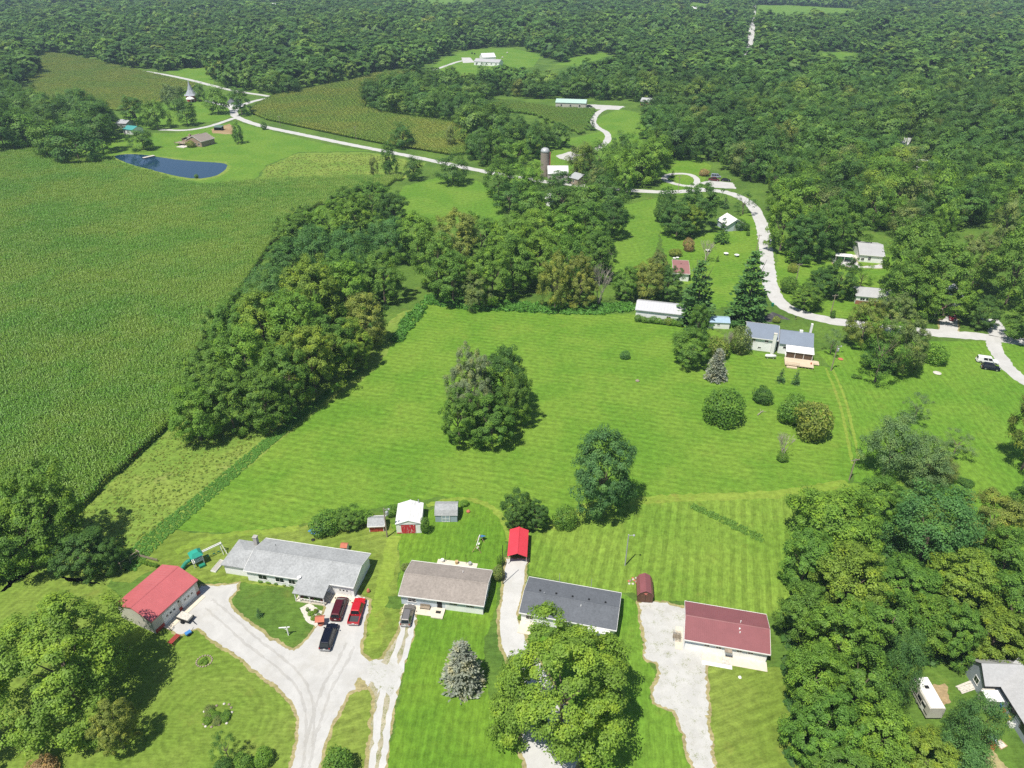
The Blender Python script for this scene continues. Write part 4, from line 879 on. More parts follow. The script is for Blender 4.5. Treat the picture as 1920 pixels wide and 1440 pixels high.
# ---------------------------------------------------------------- buildings
def shingle(name, col, var=0.18):
    m, nt, out = newmat(name); obj = nd(nt, 'ShaderNodeTexCoord').outputs['Object']
    a = noise(nt, obj, 2.6, 4, 0.75); b_ = noise(nt, obj, 0.35, 6, 0.7); d = noise(nt, obj, 9.0, 2, 0.6)
    wv = nd(nt, 'ShaderNodeTexWave', {'Vector': obj, 'Scale': 2.2, 'Distortion': 1.0, 'Detail': 1.0}, bands_direction='Y')
    f = mth(nt, 'ADD', mth(nt, 'MULTIPLY', a, 0.45), mth(nt, 'ADD', mth(nt, 'MULTIPLY', b_, 0.30), mth(nt, 'MULTIPLY', d, 0.25)))
    k = mth(nt, 'MULTIPLY', ramp(nt, f, 0.34, 0.66, 1 - var, 1 + var), ramp(nt, wv.outputs[1], 0, 0.25, 0.93, 1.0))
    prin(nt, out, mixc(nt, 1.0, col, gray(nt, k), 'MULTIPLY'), 0.92, 0.15, bump=a, bstr=0.3, bdist=0.02); return m
def siding(name, col, step=0.2, vertical=False):
    m, nt, out = newmat(name); obj = nd(nt, 'ShaderNodeTexCoord').outputs['Object']
    sp_ = nd(nt, 'ShaderNodeSeparateXYZ', {0: obj})
    v = mth(nt, 'ADD', sp_.outputs[0], sp_.outputs[1]) if vertical else sp_.outputs[2]
    saw = mth(nt, 'FRACT', mth(nt, 'DIVIDE', v, step)); k = mth(nt, 'MULTIPLY', ramp(nt, saw, 0.0, 0.16, 0.82, 1.0), ramp(nt, noise(nt, obj, 0.8, 5, 0.7), 0.3, 0.7, 0.92, 1.05))
    prin(nt, out, mixc(nt, 1.0, col, gray(nt, k), 'MULTIPLY'), 0.6, 0.3); return m
M['white'] = plain('white_paint', (0.78, 0.77, 0.74), 0.5, var=0.05); M['vinyl'] = siding('white_siding', (0.84, 0.84, 0.83)); M['shade_blue_vinyl'] = siding('shade_blue_siding', (0.50, 0.56, 0.62))  # blue siding: tone of a wall in shade put into the colour
M['glass'] = plain('dark_glass', (0.015, 0.02, 0.025), 0.08, 0.6, var=0.1); M['dark'] = plain('dark_interior', (0.03, 0.03, 0.03), 0.9, 0.1)
M['grey_shingle'] = shingle('light_grey_shingle', (0.34, 0.35, 0.35), 0.26); M['taupe_shingle'] = shingle('taupe_shingle', (0.29, 0.255, 0.225), 0.24); M['dark_shingle'] = shingle('dark_grey_shingle', (0.125, 0.135, 0.15), 0.2)
M['blue_shingle'] = shingle('blue_grey_shingle', (0.20, 0.235, 0.29), 0.10); M['silver_shingle'] = shingle('silver_shingle', (0.40, 0.40, 0.40), 0.12); M['tan_shingle'] = shingle('tan_shingle', (0.27, 0.23, 0.20), 0.15); M['maroon_shingle'] = shingle('maroon_shingle', (0.30, 0.15, 0.14), 0.15)
M['red_metal'] = plain('red_metal', (0.47, 0.12, 0.125), 0.36, 0.5, var=0.08, scale=0.5); M['bright_red_metal'] = plain('bright_red_metal', (0.62, 0.055, 0.075), 0.38, 0.5, var=0.06, scale=0.6)
M['maroon_metal'] = plain('maroon_metal', (0.24, 0.085, 0.09), 0.40, 0.5, var=0.08, scale=0.6); M['green_metal'] = plain('green_metal', (0.40, 0.55, 0.47), 0.5, 0.4); M['teal_metal'] = plain('teal_metal', (0.06, 0.30, 0.28), 0.5, 0.4)
M['white_metal'] = plain('white_metal', (0.70, 0.70, 0.69), 0.45, 0.4, var=0.08); M['blue_metal'] = plain('pale_blue_metal', (0.33, 0.45, 0.56), 0.45, 0.4); M['galv'] = plain('galvanised', (0.42, 0.43, 0.44), 0.5, 0.4, 0.2)
M['cream_siding'] = siding('cream_siding', (0.52, 0.49, 0.42), 0.3, True); M['red_wall'] = siding('red_wall', (0.40, 0.06, 0.045), 0.25, True); M['brown_wall'] = siding('brown_wall', (0.13, 0.065, 0.04), 0.3, True); M['shed_blue'] = siding('shed_blue_grey', (0.33, 0.40, 0.47), 0.3, True)
M['grey_siding'] = siding('grey_siding', (0.30, 0.34, 0.39)); M['brick'] = siding('brick_wall', (0.36, 0.26, 0.19), 0.15); M['red_brick'] = siding('red_brick_wall', (0.33, 0.14, 0.09), 0.15); M['block'] = plain('concrete_block', (0.40, 0.38, 0.35), 0.9, 0.1)
M['deck'] = siding('deck_boards', (0.62, 0.50, 0.36), 0.28, True); M['wood'] = plain('weathered_wood', (0.30, 0.25, 0.19), 0.9, 0.1, var=0.25); M['tan_wood'] = plain('tan_wood', (0.50, 0.36, 0.19), 0.8, 0.2); M['black'] = plain('black_plastic', (0.02, 0.02, 0.02), 0.5, 0.3)
M['orange_wood'] = plain('orange_wood', (0.50, 0.17, 0.06), 0.7, 0.2); M['green_plastic'] = plain('green_plastic', (0.02, 0.22, 0.14), 0.4, 0.4); M['teal_roof'] = plain('teal_plastic', (0.03, 0.33, 0.24), 0.45, 0.4); M['blue_tarp'] = plain('blue_tarp', (0.06, 0.22, 0.50), 0.5, 0.3); M['terracotta'] = plain('terracotta', (0.48, 0.16, 0.10), 0.8, 0.2); M['stone'] = plain('pale_stone', (0.55, 0.52, 0.46), 0.9, 0.1, var=0.3, scale=4); M['yellow'] = plain('yellow_plastic', (0.65, 0.5, 0.08), 0.5)
def red_flaking():
    m, nt, out = newmat('flaking_red_paint'); obj = nd(nt, 'ShaderNodeTexCoord').outputs['Object']; st = rotv(nt, obj, 0, (4.0, 4.0, 0.5))
    f = ramp(nt, noise(nt, st, 1.4, 4, 0.7), 0.55, 0.63); prin(nt, out, mixc(nt, f, (0.50, 0.03, 0.04), (0.72, 0.68, 0.66)), 0.7); return m
M['flaking'] = red_flaking()
def rusty_white():
    m, nt, out = newmat('streaked_white_metal'); obj = nd(nt, 'ShaderNodeTexCoord').outputs['Object']; st = rotv(nt, obj, 0, (0.35, 5.0, 1))
    f = ramp(nt, noise(nt, st, 1.2, 4, 0.75), 0.48, 0.66, 0, 0.55); prin(nt, out, mixc(nt, f, (0.72, 0.72, 0.70), (0.30, 0.31, 0.30)), 0.55, 0.4); return m
M['streaked'] = rusty_white()

class Bld:
    def __init__(s, name, label, cat, A, B, ze, D, ridge='x', Aw=None, group=None):
        a, b_ = U(*A, ze), U(*B, ze); d = (b_ - a); s.AB = d.to_2d().length; ang = math.atan2(d.y, d.x)
        if ridge == 'x': o, rz, s.L, s.W = a, ang, s.AB, D
        else: o, rz, s.L, s.W = b_, ang + math.pi / 2, D, s.AB
        s.root = thing(name, label, cat, (o.x, o.y, 0), rz, group); s.rz = rz; s.o = o; s.ze = ze
    def loc(s, px, py, z=0):
        p = U(px, py, z) - Vector((s.o.x, s.o.y, 0)); c, q = math.cos(s.rz), math.sin(s.rz); return Vector((p.x * c + p.y * q, -p.x * q + p.y * c, z))
    def prof(s, kind, zr, br=None):
        W, ze = s.W, s.ze
        if kind == 'gable': return [(0, ze), (W / 2, zr), (W, ze)]
        if kind == 'gambrel': return [(0, ze), (W * 0.16, ze + (zr - ze) * 0.62), (W / 2, zr), (W * 0.84, ze + (zr - ze) * 0.62), (W, ze)]
        if kind == 'shed': return [(0, ze), (W, zr)]
        if kind == 'arch': return [(0, ze), (W * .08, ze + (zr - ze) * .45), (W * .5, zr), (W * .92, ze + (zr - ze) * .45), (W, ze)]
    def shell(s, pr, wall, roof, ovx=0.3, ovy=0.4, th=0.14, trim=None, x0=0.0, x1=None, walls=True, cap=None):
        x1 = s.L if x1 is None else x1; s.ovx, s.ovy, s.x0, s.x1 = ovx, ovy, x0, x1; s.pr = pr; s.roofpr = pr
        b = MB(); b.extx(list(pr) + [(p[0], p[1] - th) for p in pr[::-1]], x0, x1); rf = b.build('roof', roof, s.root)
        if cap:
            i = max(range(len(pr)), key=lambda k: pr[k][1]); MB().extx([(pr[i][0]-.18, pr[i][1]-.02), (pr[i][0], pr[i][1]+.06), (pr[i][0]+.18, pr[i][1]-.02)], x0-.02, x1+.02).build('ridge_cap', cap, rf)
        if trim:
            (y0, z0), (y9, z9) = pr[0], pr[-1]
            MB().box(x0 - .03, x1 + .03, y0 - .09, y0 + .0, z0 - .2, z0 + .015).build('gutter', trim, rf); MB().box(x0 - .03, x1 + .03, y9 - .0, y9 + .09, z9 - .2, z9 + .015).build('gutter', trim, rf)
            for xx in (x0 - .05, x1 + .004):
                MB().extx([(p[0], p[1] + .02) for p in pr] + [(p[0], p[1] - .2) for p in pr[::-1]], xx, xx + .046).build('fascia', trim, rf)
        if walls:
            def zi(y):
                for (a, za), (c, zc_) in zip(pr[:-1], pr[1:]):
                    if a <= y <= c: return za + (zc_ - za) * (y - a) / (c - a)
            ys = [ovy] + [p[0] for p in pr if ovy < p[0] < s.W - ovy] + [s.W - ovy]
            MB().extx([(ovy, 0)] + [(y, zi(y) - th + .01) for y in ys] + [(s.W - ovy, 0)], x0 + ovx, x1 - ovx).build('wall', wall, s.root)
        s.rf = rf; return rf
    def slab(s, face, a0, a1, z0, z1, d0, d1):
        """box on a wall face, from d0 inside to d1 outside"""
        if face == 'near': return (a0, a1, s.ovy - d1, s.ovy + d0, z0, z1)
        if face == 'far': return (a0, a1, s.W - s.ovy - d0, s.W - s.ovy + d1, z0, z1)
        if face == 'left': return (s.x0 + s.ovx - d1, s.x0 + s.ovx + d0, a0, a1, z0, z1)
        return (s.x1 - s.ovx - d0, s.x1 - s.ovx + d1, a0, a1, z0, z1)
    def window(s, face, a0, a1, z0=1.0, z1=2.0, frame=None):
        f = MB().box(*s.slab(face, a0 - .09, a1 + .09, z0 - .09, z1 + .09, .02, .05)).build('window', frame or M['white'], s.root)
        m = (a0 + a1) / 2
        for p, q in ((a0, m - .03), (m + .03, a1)): MB().box(*s.slab(face, p, q, z0, z1, 0, .062)).build('pane', M['glass'], f)
        MB().box(*s.slab(face, a0 - .15, a1 + .15, z0 - .15, z0 - .092, .02, .09)).build('sill', M['white'], f); return f
    def door(s, face, a0, a1, z1=2.05, mat=None, name='door'):
        f = MB().box(*s.slab(face, a0, a1, 0.05, z1, .02, .05)).build(name, mat or M['white'], s.root)
        MB().box(*s.slab(face, a0 + .08, a0 + .16, .95, 1.05, 0, .10)).build('handle', M['galv'], f); return f
    def garage_door(s, face, a0, a1, z1=2.2, panes=3, mat=None):
        f = MB().box(*s.slab(face, a0 - .1, a1 + .1, 0.02, z1 + .1, .02, .03)).build('garage_door', mat or M['white'], s.root)
        for i in range(4): MB().box(*s.slab(face, a0, a1, 0.04 + i * (z1 - .04) / 4 + .015, 0.04 + (i + 1) * (z1 - .04) / 4 - .015, 0, .06)).build('panel', M['white'], f)
        for i in range(panes):
            w = (a1 - a0) / (panes + 1); x = a0 + w * (i + .75); MB().box(*s.slab(face, x, x + w * .5, z1 * .56, z1 * .70, 0, .07)).build('pane', M['glass'], f)
        return f
    def vent(s, x, y, z, r=.10, h=.4, mat=None, name='vent_pipe'): return MB().tube((x, y, z - .1), (x, y, z + h), r, r, 8).build(name, mat or M['white'], s.rf)
    def ribs(s, mat, step=0.45, r=.025):
        b = MB(); n = int((s.x1 - s.x0) / step)
        for (ya, za), (yb, zb) in zip(s.pr[:-1], s.pr[1:]):
            for i in range(1, n): b.bar((s.x0 + i * step, ya, za + .012), (s.x0 + i * step, yb, zb + .012), r * 1.6, r * 1.6)
        return b.build('ribs', mat, s.rf)
    def part(s, name, mb, mat, parent=None): return mb.build(name, mat, parent or s.root)

# grey house with porch and hipped wing
H1 = Bld('house', 'long house with light grey roof, plant-filled porch and chimney', 'house', (456,1069.7), (662.7,1102.2), 2.9, 8.6)
H1.shell(H1.prof('gable', 4.1), M['vinyl'], M['grey_shingle'], trim=M['white'], cap=M['grey_shingle'])
w = MB(); L0, zw = 5.2, 2.55                                      # hipped wing on the left, a little lower
w.add([(-L0,.8,zw),(.2,.8,zw),(.2,7.6,zw),(-L0,7.6,zw),(-1.9,4.2,3.75),(.2,4.2,3.75)], [(0,1,5,4),(3,4,5,2),(0,4,3)]); w.add([(-L0,.8,zw-.12),(.2,.8,zw-.12),(.2,7.6,zw-.12),(-L0,7.6,zw-.12)], [(0,3,2,1)])
H1.part('wing_roof', w, M['grey_shingle']); H1.part('wing_wall', MB().box(-L0+.4, .28, 1.2, 7.2, 0, zw-.11), M['vinyl'])
ch = H1.part('chimney', MB().box(-1.2,-.5,6.3,7.0,1.5,4.9), M['block']); MB().box(-1.28,-.42,6.22,7.08,4.9,5.0).build('cap', M['block'], ch)
pf = H1.loc(548,1111,2.35); pr_ = H1.loc(605.8,1122.6,2.35); xa, xb, yf = pf.x, pr_.x, (pf.y + pr_.y) / 2
H1.part('porch_roof', MB().extx([(yf,2.35),(.6,3.06),(.6,2.94),(yf,2.23)], xa, xb), M['grey_shingle'])
pp = H1.part('porch', MB().box(xa+.2, xb-.1, yf+.2, .5, 0, .25), M['concrete'])
for x in (xa+.25, xa+1.1, (xa+xb)/2, xb-.3): MB().box(x, x+.14, yf+.2, yf+.34, .25, 2.25).build('post', M['white'], pp)
rl = MB(); rl.box(xa+1.2, xb-.3, yf+.22, yf+.3, .95, 1.03)
for i in range(26): x = xa+1.25+(xb-xa-1.6)*i/25; rl.box(x, x+.04, yf+.24, yf+.28, .3, .95)
rl.build('railing', M['white'], pp)
for i in range(7):
    x = xa+1.3+i*(xb-xa-1.8)/6.5; t_ = MB().lathe([(.1,0),(.17,.28)], 8, (x, yf+.75, .25)).build('flower_pot', M['terracotta'], pp); inst('plant', V_SHRUB[i % 4], t_, (x, yf+.75, .78), i, (.32,.32,.3), CO['b'] if i % 3 else (0.30,0.10,0.05))
for a in (2.6, 6.0): H1.window('near', a, a+1.6)
H1.window('near', 8.6, 9.8); H1.garage_door('near', 18.0, 20.6); H1.door('near', 16.7, 17.5, mat=M['white'])
H1.vent(3.2, 6.6, 3.5, .06, .2, M['black']); H1.part('apron', MB().box(16.6, 21.4, -1.6, .38, .02, .06), M['concrete'])
H1.part('satellite_dish', MB().lathe([(.02,0),(.25,.06),(.38,.16)], 10, (xa+.1,.2,3.1)), M['white'])
# taupe house
H2 = Bld('house', 'ranch house with taupe shingle roof and silver car at its corner', 'house', (746.8,1116), (907,1136.8), 2.6, 8.5)
H2.shell(H2.prof('gable', 3.8), M['shade_blue_vinyl'], M['taupe_shingle'], trim=M['white'], cap=M['taupe_shingle'])  # blue of the gable in shade is painted into the wall
H2.part('lower_wall', MB().box(8.4, 15.25, .36, .42, 0, 1.5), M['vinyl']); H2.window('near', 1.6, 3.0); H2.window('near', 9.2, 10.6, 1.5, 2.2); H2.window('near', 12.2, 13.6, 1.5, 2.2); H2.door('near', 6.9, 7.8, mat=M['dark'], name='door')  # lower_wall: sunlit part of the near wall painted whiter
H2.part('patio', MB().box(.8, 8.2, -1.5, .38, .02, .08), M['concrete']); st = H2.part('step', MB().box(6.3, 8.4, -1.9, .38, .08, .3), M['concrete']); MB().box(6.9,7.8,-.9,-.35,.302,.33).build('door_mat', M['dark'], st)
H2.vent(10.3, 6.6, 3.2, .08, .35); H2.window('right', 2, 3, 1, 1.9); H2.part('wall_vent', MB().box(15.2,15.45,3.4,3.9,.9,1.3), M['galv'])
# dark grey house
H3 = Bld('house', 'dark grey roofed house half hidden behind the huge maple', 'house', (973,1148.3), (1155.8,1182.5), 2.6, 8.4)
H3.shell(H3.prof('gable', 3.5), M['vinyl'], M['dark_shingle'], trim=M['white'], cap=M['dark_shingle'])
for i in range(5): H3.part('roof_vent', MB().box(2.6+i*2.9, 2.9+i*2.9, 4.75, 5.05, 3.25, 3.55), M['black'], H3.rf)
H3.vent(3.6, 4.3, 3.4, .09, .45, M['galv']); H3.vent(10.3, 3.2, 3.2, .08, .4); H3.window('near', 1.2, 2.4); H3.window('near', 11.5, 13); H3.door('near', 14.4, 15.4); H3.part('awning', MB().box(12.0, 15.8, -.9, .2, 2.2, 2.28), M['white']); H3.part('doorstep', MB().box(.2, 2.6, -2.2, .36, .02, .14), M['concrete'])
for x in (5.6, 11.4): H3.part('antenna_pole', MB().tube((x, 8.6, 0), (x, 8.6, 4.6), .05, .04, 6), M['galv'])
# maroon metal roofed house
H4 = Bld('house', 'house with ribbed maroon metal roof beside the stone drive', 'house', (1283,1199), (1445,1227.5), 2.5, 8.35)
H4.shell(H4.prof('gable', 3.75), M['shade_blue_vinyl'], M['maroon_metal'], trim=M['white'], cap=M['maroon_metal']); H4.ribs(M['maroon_metal'], .32)
H4.part('lower_wall', MB().box(.35, 13.4, .34, .41, 0, 1.25), M['vinyl'])
for a in (3.4, 5.3, 8.6, 10.4): H4.window('near', a, a+.8, 1.35, 1.95)
H4.door('near', 6.75, 7.55, 2.0, M['dark']); H4.part('door_canopy', MB().box(6.55, 7.75, -.8, .0, 2.1, 2.2), M['wood']); H4.part('walk', MB().box(3.2, 13.6, -1.5, .34, .02, .07), M['concrete']); H4.part('walk_slab', MB().box(3.2, 8.0, -2.3, -1.55, .02, .10), M['white']); H4.part('entry_slab', MB().box(6.4, 7.9, -1.5, -.2, .075, .16), M['stone'])
H4.vent(9.1, 4.6, 3.7, .08, .4); H4.vent(8.9, 3.3, 3.4, .13, .3, M['white']); H4.vent(8.95, 2.7, 3.3, .10, .25, M['white'])
H4.part('side_walk', MB().box(-1.2, .0, -.2, 4.6, .024, .07), M['concrete']); lt = H4.part('trellis', MB().box(-1.7,-.35,2.0,2.06,.1,1.0), M['wood'])
for i in range(6): MB().box(-1.7+i*.24,-1.62+i*.24,1.0,2.9,.88,.96).build('slat', M['wood'], lt)
# garage with red roof and two doors
G1_ = Bld('garage', 'cream garage with red metal roof and two white doors', 'garage', (283,1166), (370.7,1086.8), 3.4, 8.7)
G1_.shell(G1_.prof('gable', 4.9), M['cream_siding'], M['red_metal'], ovx=.2, ovy=.25, trim=M['red_metal'], cap=M['red_metal']); G1_.ribs(M['red_metal'], .6)
Lg = G1_.L
for a, b_ in ((Lg-4.1, Lg-1.0), (Lg-8.1, Lg-5.0)): G1_.garage_door('near', a, b_, 2.5, 3)
G1_.part('wainscot', MB().box(Lg-.19, Lg-.15, .25, 8.4, 0, .8), M['red_wall']); G1_.part('wainscot', MB().box(Lg-.95, Lg-.2, .2, .24, 0, .8), M['red_wall']); G1_.part('wainscot', MB().box(Lg-4.9, Lg-4.25, .2, .24, 0, .8), M['red_wall']); G1_.part('wainscot', MB().box(.3, Lg-8.2, .2, .24, 0, .8), M['red_wall']); G1_.part('wall_lamp', MB().box(Lg-4.7, Lg-4.5, .1, .26, 2.2, 2.45), M['black']); G1_.part('apron', MB().box(Lg-8.6, Lg-.4, -1.3, .2, .03, .07), M['concrete'])
# carport
C1 = Bld('carport', 'open carport with bright red metal roof at the end of white drive', 'carport', (951,1042.8), (988.3,1044.5), 2.2, 7.3, 'y')
C1.shell(C1.prof('gable', 3.0), None, M['bright_red_metal'], ovx=0, ovy=.15, th=.05, walls=False, cap=M['bright_red_metal']); C1.ribs(M['bright_red_metal'], .35, .018)
for i in range(5):
    x = .15+i*(C1.L-.3)/4
    for y in (.15, C1.W-.15): C1.part('post', MB().box(x-.04,x+.04,y-.04,y+.04,0,2.2), M['white'])
for y in (.1, C1.W-.16): C1.part('side_panel', MB().box(.1,C1.L-.1,y,y+.05,1.2,2.16), M['bright_red_metal'])
C1.part('end_panel', MB().extx([(.12,.0),(C1.W-.12,.0),(C1.W-.12,2.15),(C1.W/2,2.9),(.12,2.15)], C1.L-.12, C1.L-.06), M['bright_red_metal'])
# brown gambrel barn shed
S1 = Bld('barn_shed', 'small brown gambrel shed with a red star on the front', 'shed', (1195,1117.5), (1226,1120), 1.6, 4.4, 'y')
S1.shell(S1.prof('gambrel', 3.0), M['brown_wall'], M['maroon_metal'], ovx=.12, ovy=.1, th=.07); S1.ribs(M['maroon_metal'], .4, .018)
dd = S1.part('double_door', MB().box(.06,.12,.55,S1.W-.55,.1,1.8), M['brown_wall']); MB().box(.03,.07,S1.W/2-.02,S1.W/2+.02,.1,1.8).build('door_gap', M['dark'], dd)
star = []
for i in range(10): q = math.pi/2 + i*math.pi/5; r_ = .34 if i % 2 == 0 else .14; star.append((S1.W/2 + r_*math.cos(q), 2.2 + r_*math.sin(q)))
S1.part('star', MB().extx(star, .04, .09), plain('star_red', (0.62, 0.20, 0.16)))
# white shed with flaking red door
S2 = Bld('shed', 'white metal shed with streaked roof and flaking red sliding door', 'shed', (740.5,983.4), (790.5,982), 2.6, 6.3, 'y')
S2.shell(S2.prof('gable', 3.5), M['white'], M['streaked'], ovx=.15, ovy=.15, th=.08, cap=M['white']); S2.ribs(M['streaked'], .45, .02)
S2.part('sliding_door', MB().box(.06,.14,1.35,4.15,.05,2.35), M['flaking']); S2.part('door_rail', MB().box(.04,.12,.5,4.6,2.38,2.5), M['galv']); d_ = S2.part('side_door', MB().box(.10,.14,.35,1.1,.05,2.0), M['vinyl']); S2.vent(6.0, 1.0, 2.9, .09, .9, M['galv'], 'flue'); S2.part('base_trim', MB().box(.08,.148,4.2,5.1,.02,.25), M['red_wall'])
# grey gambrel shed
S3 = Bld('shed', 'grey roofed gambrel shed with pale blue walls and white trimmed doors', 'shed', (814.5,967), (857.8,967), 1.8, 4.0)
S3.shell(S3.prof('gambrel', 3.3), M['shed_blue'], M['grey_shingle'], ovx=.12, ovy=.12, th=.08)
dd = S3.part('double_door', MB().box(1.5,3.1,.05,.12,.12,1.7), M['shed_blue'])
for x in (1.45, 2.25, 3.05): MB().box(x,x+.1,.02,.049,.1,1.75).build('trim', M['white'], dd)
for z in (.1, .85, 1.68): MB().box(1.55,3.05,.025,.049,z,z+.08).build('trim', M['white'], dd)
# little red shed
S4 = Bld('shed', 'little red shed with grey patched roof and white trim', 'shed', (689,987.5), (721,986), 1.7, 3.1)
S4.shell(S4.prof('gable', 2.45), M['red_wall'], M['grey_shingle'], ovx=.2, ovy=.25, th=.08, trim=M['white']); S4.door('near', 1.2, 2.0, 1.4, M['red_wall'])
for x in (.22, 3.05): S4.part('corner_trim', MB().box(x,x+.12,.22,.26,0,1.55), M['white'])
# play house behind the grey house
S5 = Bld('play_house', 'tiny white playhouse with terracotta roof behind the grey house', 'playhouse', (637,1027), (650,1028), 1.2, 1.5)
S5.shell(S5.prof('gable', 1.7), M['white'], M['terracotta'], ovx=.1, ovy=.12, th=.06); S5.window('near', .3, .6, .5, .9); S5.door('near', .8, 1.15, .95, M['dark'])
# long white building, small blue roofed shed, blue-grey house
S6 = Bld('outbuilding', 'long white outbuilding with pale roof at the field edge', 'building', (1191,580.6), (1283.8,591), 3.2, 8.2)
S6.shell(S6.prof('gable', 4.7), M['vinyl'], plain('pale_metal', (0.50, 0.50, 0.52), .5, .4, var=.05), ovx=.25, ovy=.3, trim=M['galv']); S6.ribs(M['galv'], .9, .015); S6.window('near', 10, 11.2, 1.2, 2)
for i, c_ in enumerate('gbggbgybg'): tree('shrub', 1196 + i * 9.5, 602 + i * 1.1, 588 + i * 1.0 + (i % 3) * 2, 17, c_, 'bush', '%s bush from the left along the long white outbuilding' % ordinal(i + 1), 'bushes along the white outbuilding')
S7 = Bld('shed', 'small white shed with pale blue metal roof', 'shed', (1328.8,604), (1370,606), 2.2, 4.8)
S7.shell(S7.prof('gable', 2.9), M['vinyl'], M['blue_metal'], ovx=.15, ovy=.25, th=.08, cap=M['blue_metal']); S7.window('near', 2.8, 3.5, 1.2, 1.6)
H5 = Bld('house', 'white house with blue-grey roof, sunroom and wooden deck', 'house', (1398,631.3), (1460,639), 4.2, 10.4)
H5.shell(H5.prof('gable', 6.5), M['vinyl'], M['blue_shingle'], trim=M['white'])
for a in (2.0, 5.6): H5.window('near', a, a+.9, 3.0, 3.7)
H5.window('near', 4.0, 4.8, .9, 1.3); ck = H5.part('chimney', MB().box(7.6,8.5,-.5,.36,0,6.3), M['white']); MB().box(7.55,8.55,-.55,.40,6.3,6.45).build('cap', M['stone'], ck)
p = H5.loc(1457.5,644,3.4); q = H5.loc(1525.6,651,3.4); x0, x1, y0 = p.x + .6, q.x, (p.y + q.y) / 2; Wd = 9.6
w = MB().extx([(y0,3.4),(y0+Wd/2,5.5),(y0+Wd,3.4),(y0+Wd,3.26),(y0+Wd/2,5.36),(y0,3.26)], x0, x1); rw_ = H5.part('wing_roof', w, M['blue_shingle']); H5.part('wing_wall', MB().extx([(y0+.4,0),(y0+.4,3.3),(y0+Wd/2,5.2),(y0+Wd-.4,3.3),(y0+Wd-.4,0)], x0+.02, x1-.3), M['vinyl'])
f = MB().box(x0+1.2, x0+2.4, y0+.34, y0+.42, 1.7, 2.5).build('window', M['white'], H5.root); MB().box(x0+1.3, x0+2.3, y0+.33, y0+.339, 1.8, 2.4).build('pane', M['glass'], f)
xs = x0 + (x1-x0) * .22; ys = y0 - 3.0
H5.part('sunroom_roof', MB().extx([(ys-.2,2.75),(y0+.3,3.3),(y0+.3,3.2),(ys-.2,2.65)], xs-.2, x1+.1), M['white'])
sr = H5.part('sunroom', MB().box(xs, x1-.1, ys+.1, y0+.39, 0, .7), M['white'])
for i in range(4): xx = xs + (x1-.2-xs)*i/3; MB().box(xx-.06, xx+.06, ys+.05, ys+.17, .7, 2.66).build('post', M['white'], sr)
for i in range(3): xx = xs + (x1-.2-xs)*i/3; MB().box(xx+.08, xx+(x1-.2-xs)/3-.08, ys+.12, ys+.15, .75, 2.6).build('screen', plain('brown_screen', (0.10,0.065,0.04), .4), sr)
dk = H5.part('deck', MB().box(xs-.3, x1+.1, ys-4.2, ys+.04, .55, .7), M['deck'])
for i in range(9):
    xx = xs-.25 + i*(x1-xs)/8
    MB().box(xx, xx+.1, ys-4.15, ys-4.05, 0, .56).build('leg', M['tan_wood'], dk)
rl = MB(); rl.box(xs-.25, xs+3.6, ys-4.18, ys-4.08, 1.45, 1.53)
for i in range(14): xx = xs-.2+i*.28; rl.box(xx, xx+.05, ys-4.15, ys-4.1, .7, 1.45)
rl.build('railing', M['deck'], dk); MB().box(x1+.1, x1+1.8, ys-1.5, ys+.6, .25, .4).build('side_step', M['deck'], dk); MB().box(x1+.1, x1+1.4, ys-1.3, ys+.4, .402, .6).build('side_step', M['deck'], dk)
MB().box(xs+.2,xs+3.0,ys-5.0,ys-4.22,.02,.35).build('step', M['deck'], dk); MB().lathe([(.2,.702),(.22,1.2)], 8, (x1-.5, ys-2.2, 0)).build('planter', M['terracotta'], dk)
H5.part('rear_chimney', MB().box(x1-.7, x1-.1, y0+Wd-.9, y0+Wd-.2, 2, 6.6), M['white']); H5.part('rear_walk', MB().box(xs+1.0, xs+2.0, y0+Wd-.3, y0+Wd+3.4, .02, .06), M['concrete']); H5.part('roof_unit', MB().box(xs+3.3,xs+4.2,y0+Wd*.5-.2,y0+Wd*.5+.6,5.2,6.0), M['white'])
# houses right of the road
H6 = Bld('house', 'white house with grey roof under the great tree', 'house', (1612,477), (1660,481), 3.0, 15.0)
H6.shell(H6.prof('gable', 5.0), M['vinyl'], M['silver_shingle'], trim=M['white']); H6.window('near', 3.4, 4.3, .9, 2.2); H6.window('near', 1.0, 2.0, .6, 1.6); H6.part('side_porch', MB().box(-3.2, .28, 1.0, 6.2, 0, .5), M['stone']); H6.part('carport_roof', MB().box(-8.6,-2.4,-2.0,1.2,2.3,2.4), M['white'])
for x in (-8.4, -5.4, -2.6): H6.part('carport_post', MB().box(x,x+.1,-1.95,-1.85,0,2.3), M['white'])
H6.vent(5.4, 10.4, 4.2, .2, .4, M['black']); H6.vent(5.0, 8.8, 4.7, .2, .4, M['black'])
H7 = Bld('house', 'low brick house with pale grey hipped roof behind roadside trees', 'house', (1605,555), (1680,562), 3.0, 8.4)
b = MB(); L7, W7 = H7.L, H7.W; b.add([(0,0,3),(L7,0,3),(L7,W7,3),(0,W7,3),(3.2,W7/2,4.8),(L7-3.2,W7/2,4.8)], [(0,1,5,4),(2,3,4,5),(0,4,3),(1,2,5),(0,3,2,1)]); H7.part('roof', b, M['silver_shingle'])
H7.ovx, H7.ovy, H7.x0, H7.x1 = .4, .4, 0, L7; H7.part('wall', MB().box(.4, L7-.4, .4, W7-.4, 0, 2.99), M['vinyl']); H7.part('brick_base', MB().box(.38, L7-.38, .36, .399, 0, 1.4), M['red_brick'])
for a in (1.6, 3.4, 7.2): H7.window('near', a, a+1.4, 1.55, 2.4)
H8 = Bld('house', 'white house with bright metal roof hidden among right-hand trees', 'house', (1786,566), (1815,569), 3.0, 11.0, 'y')
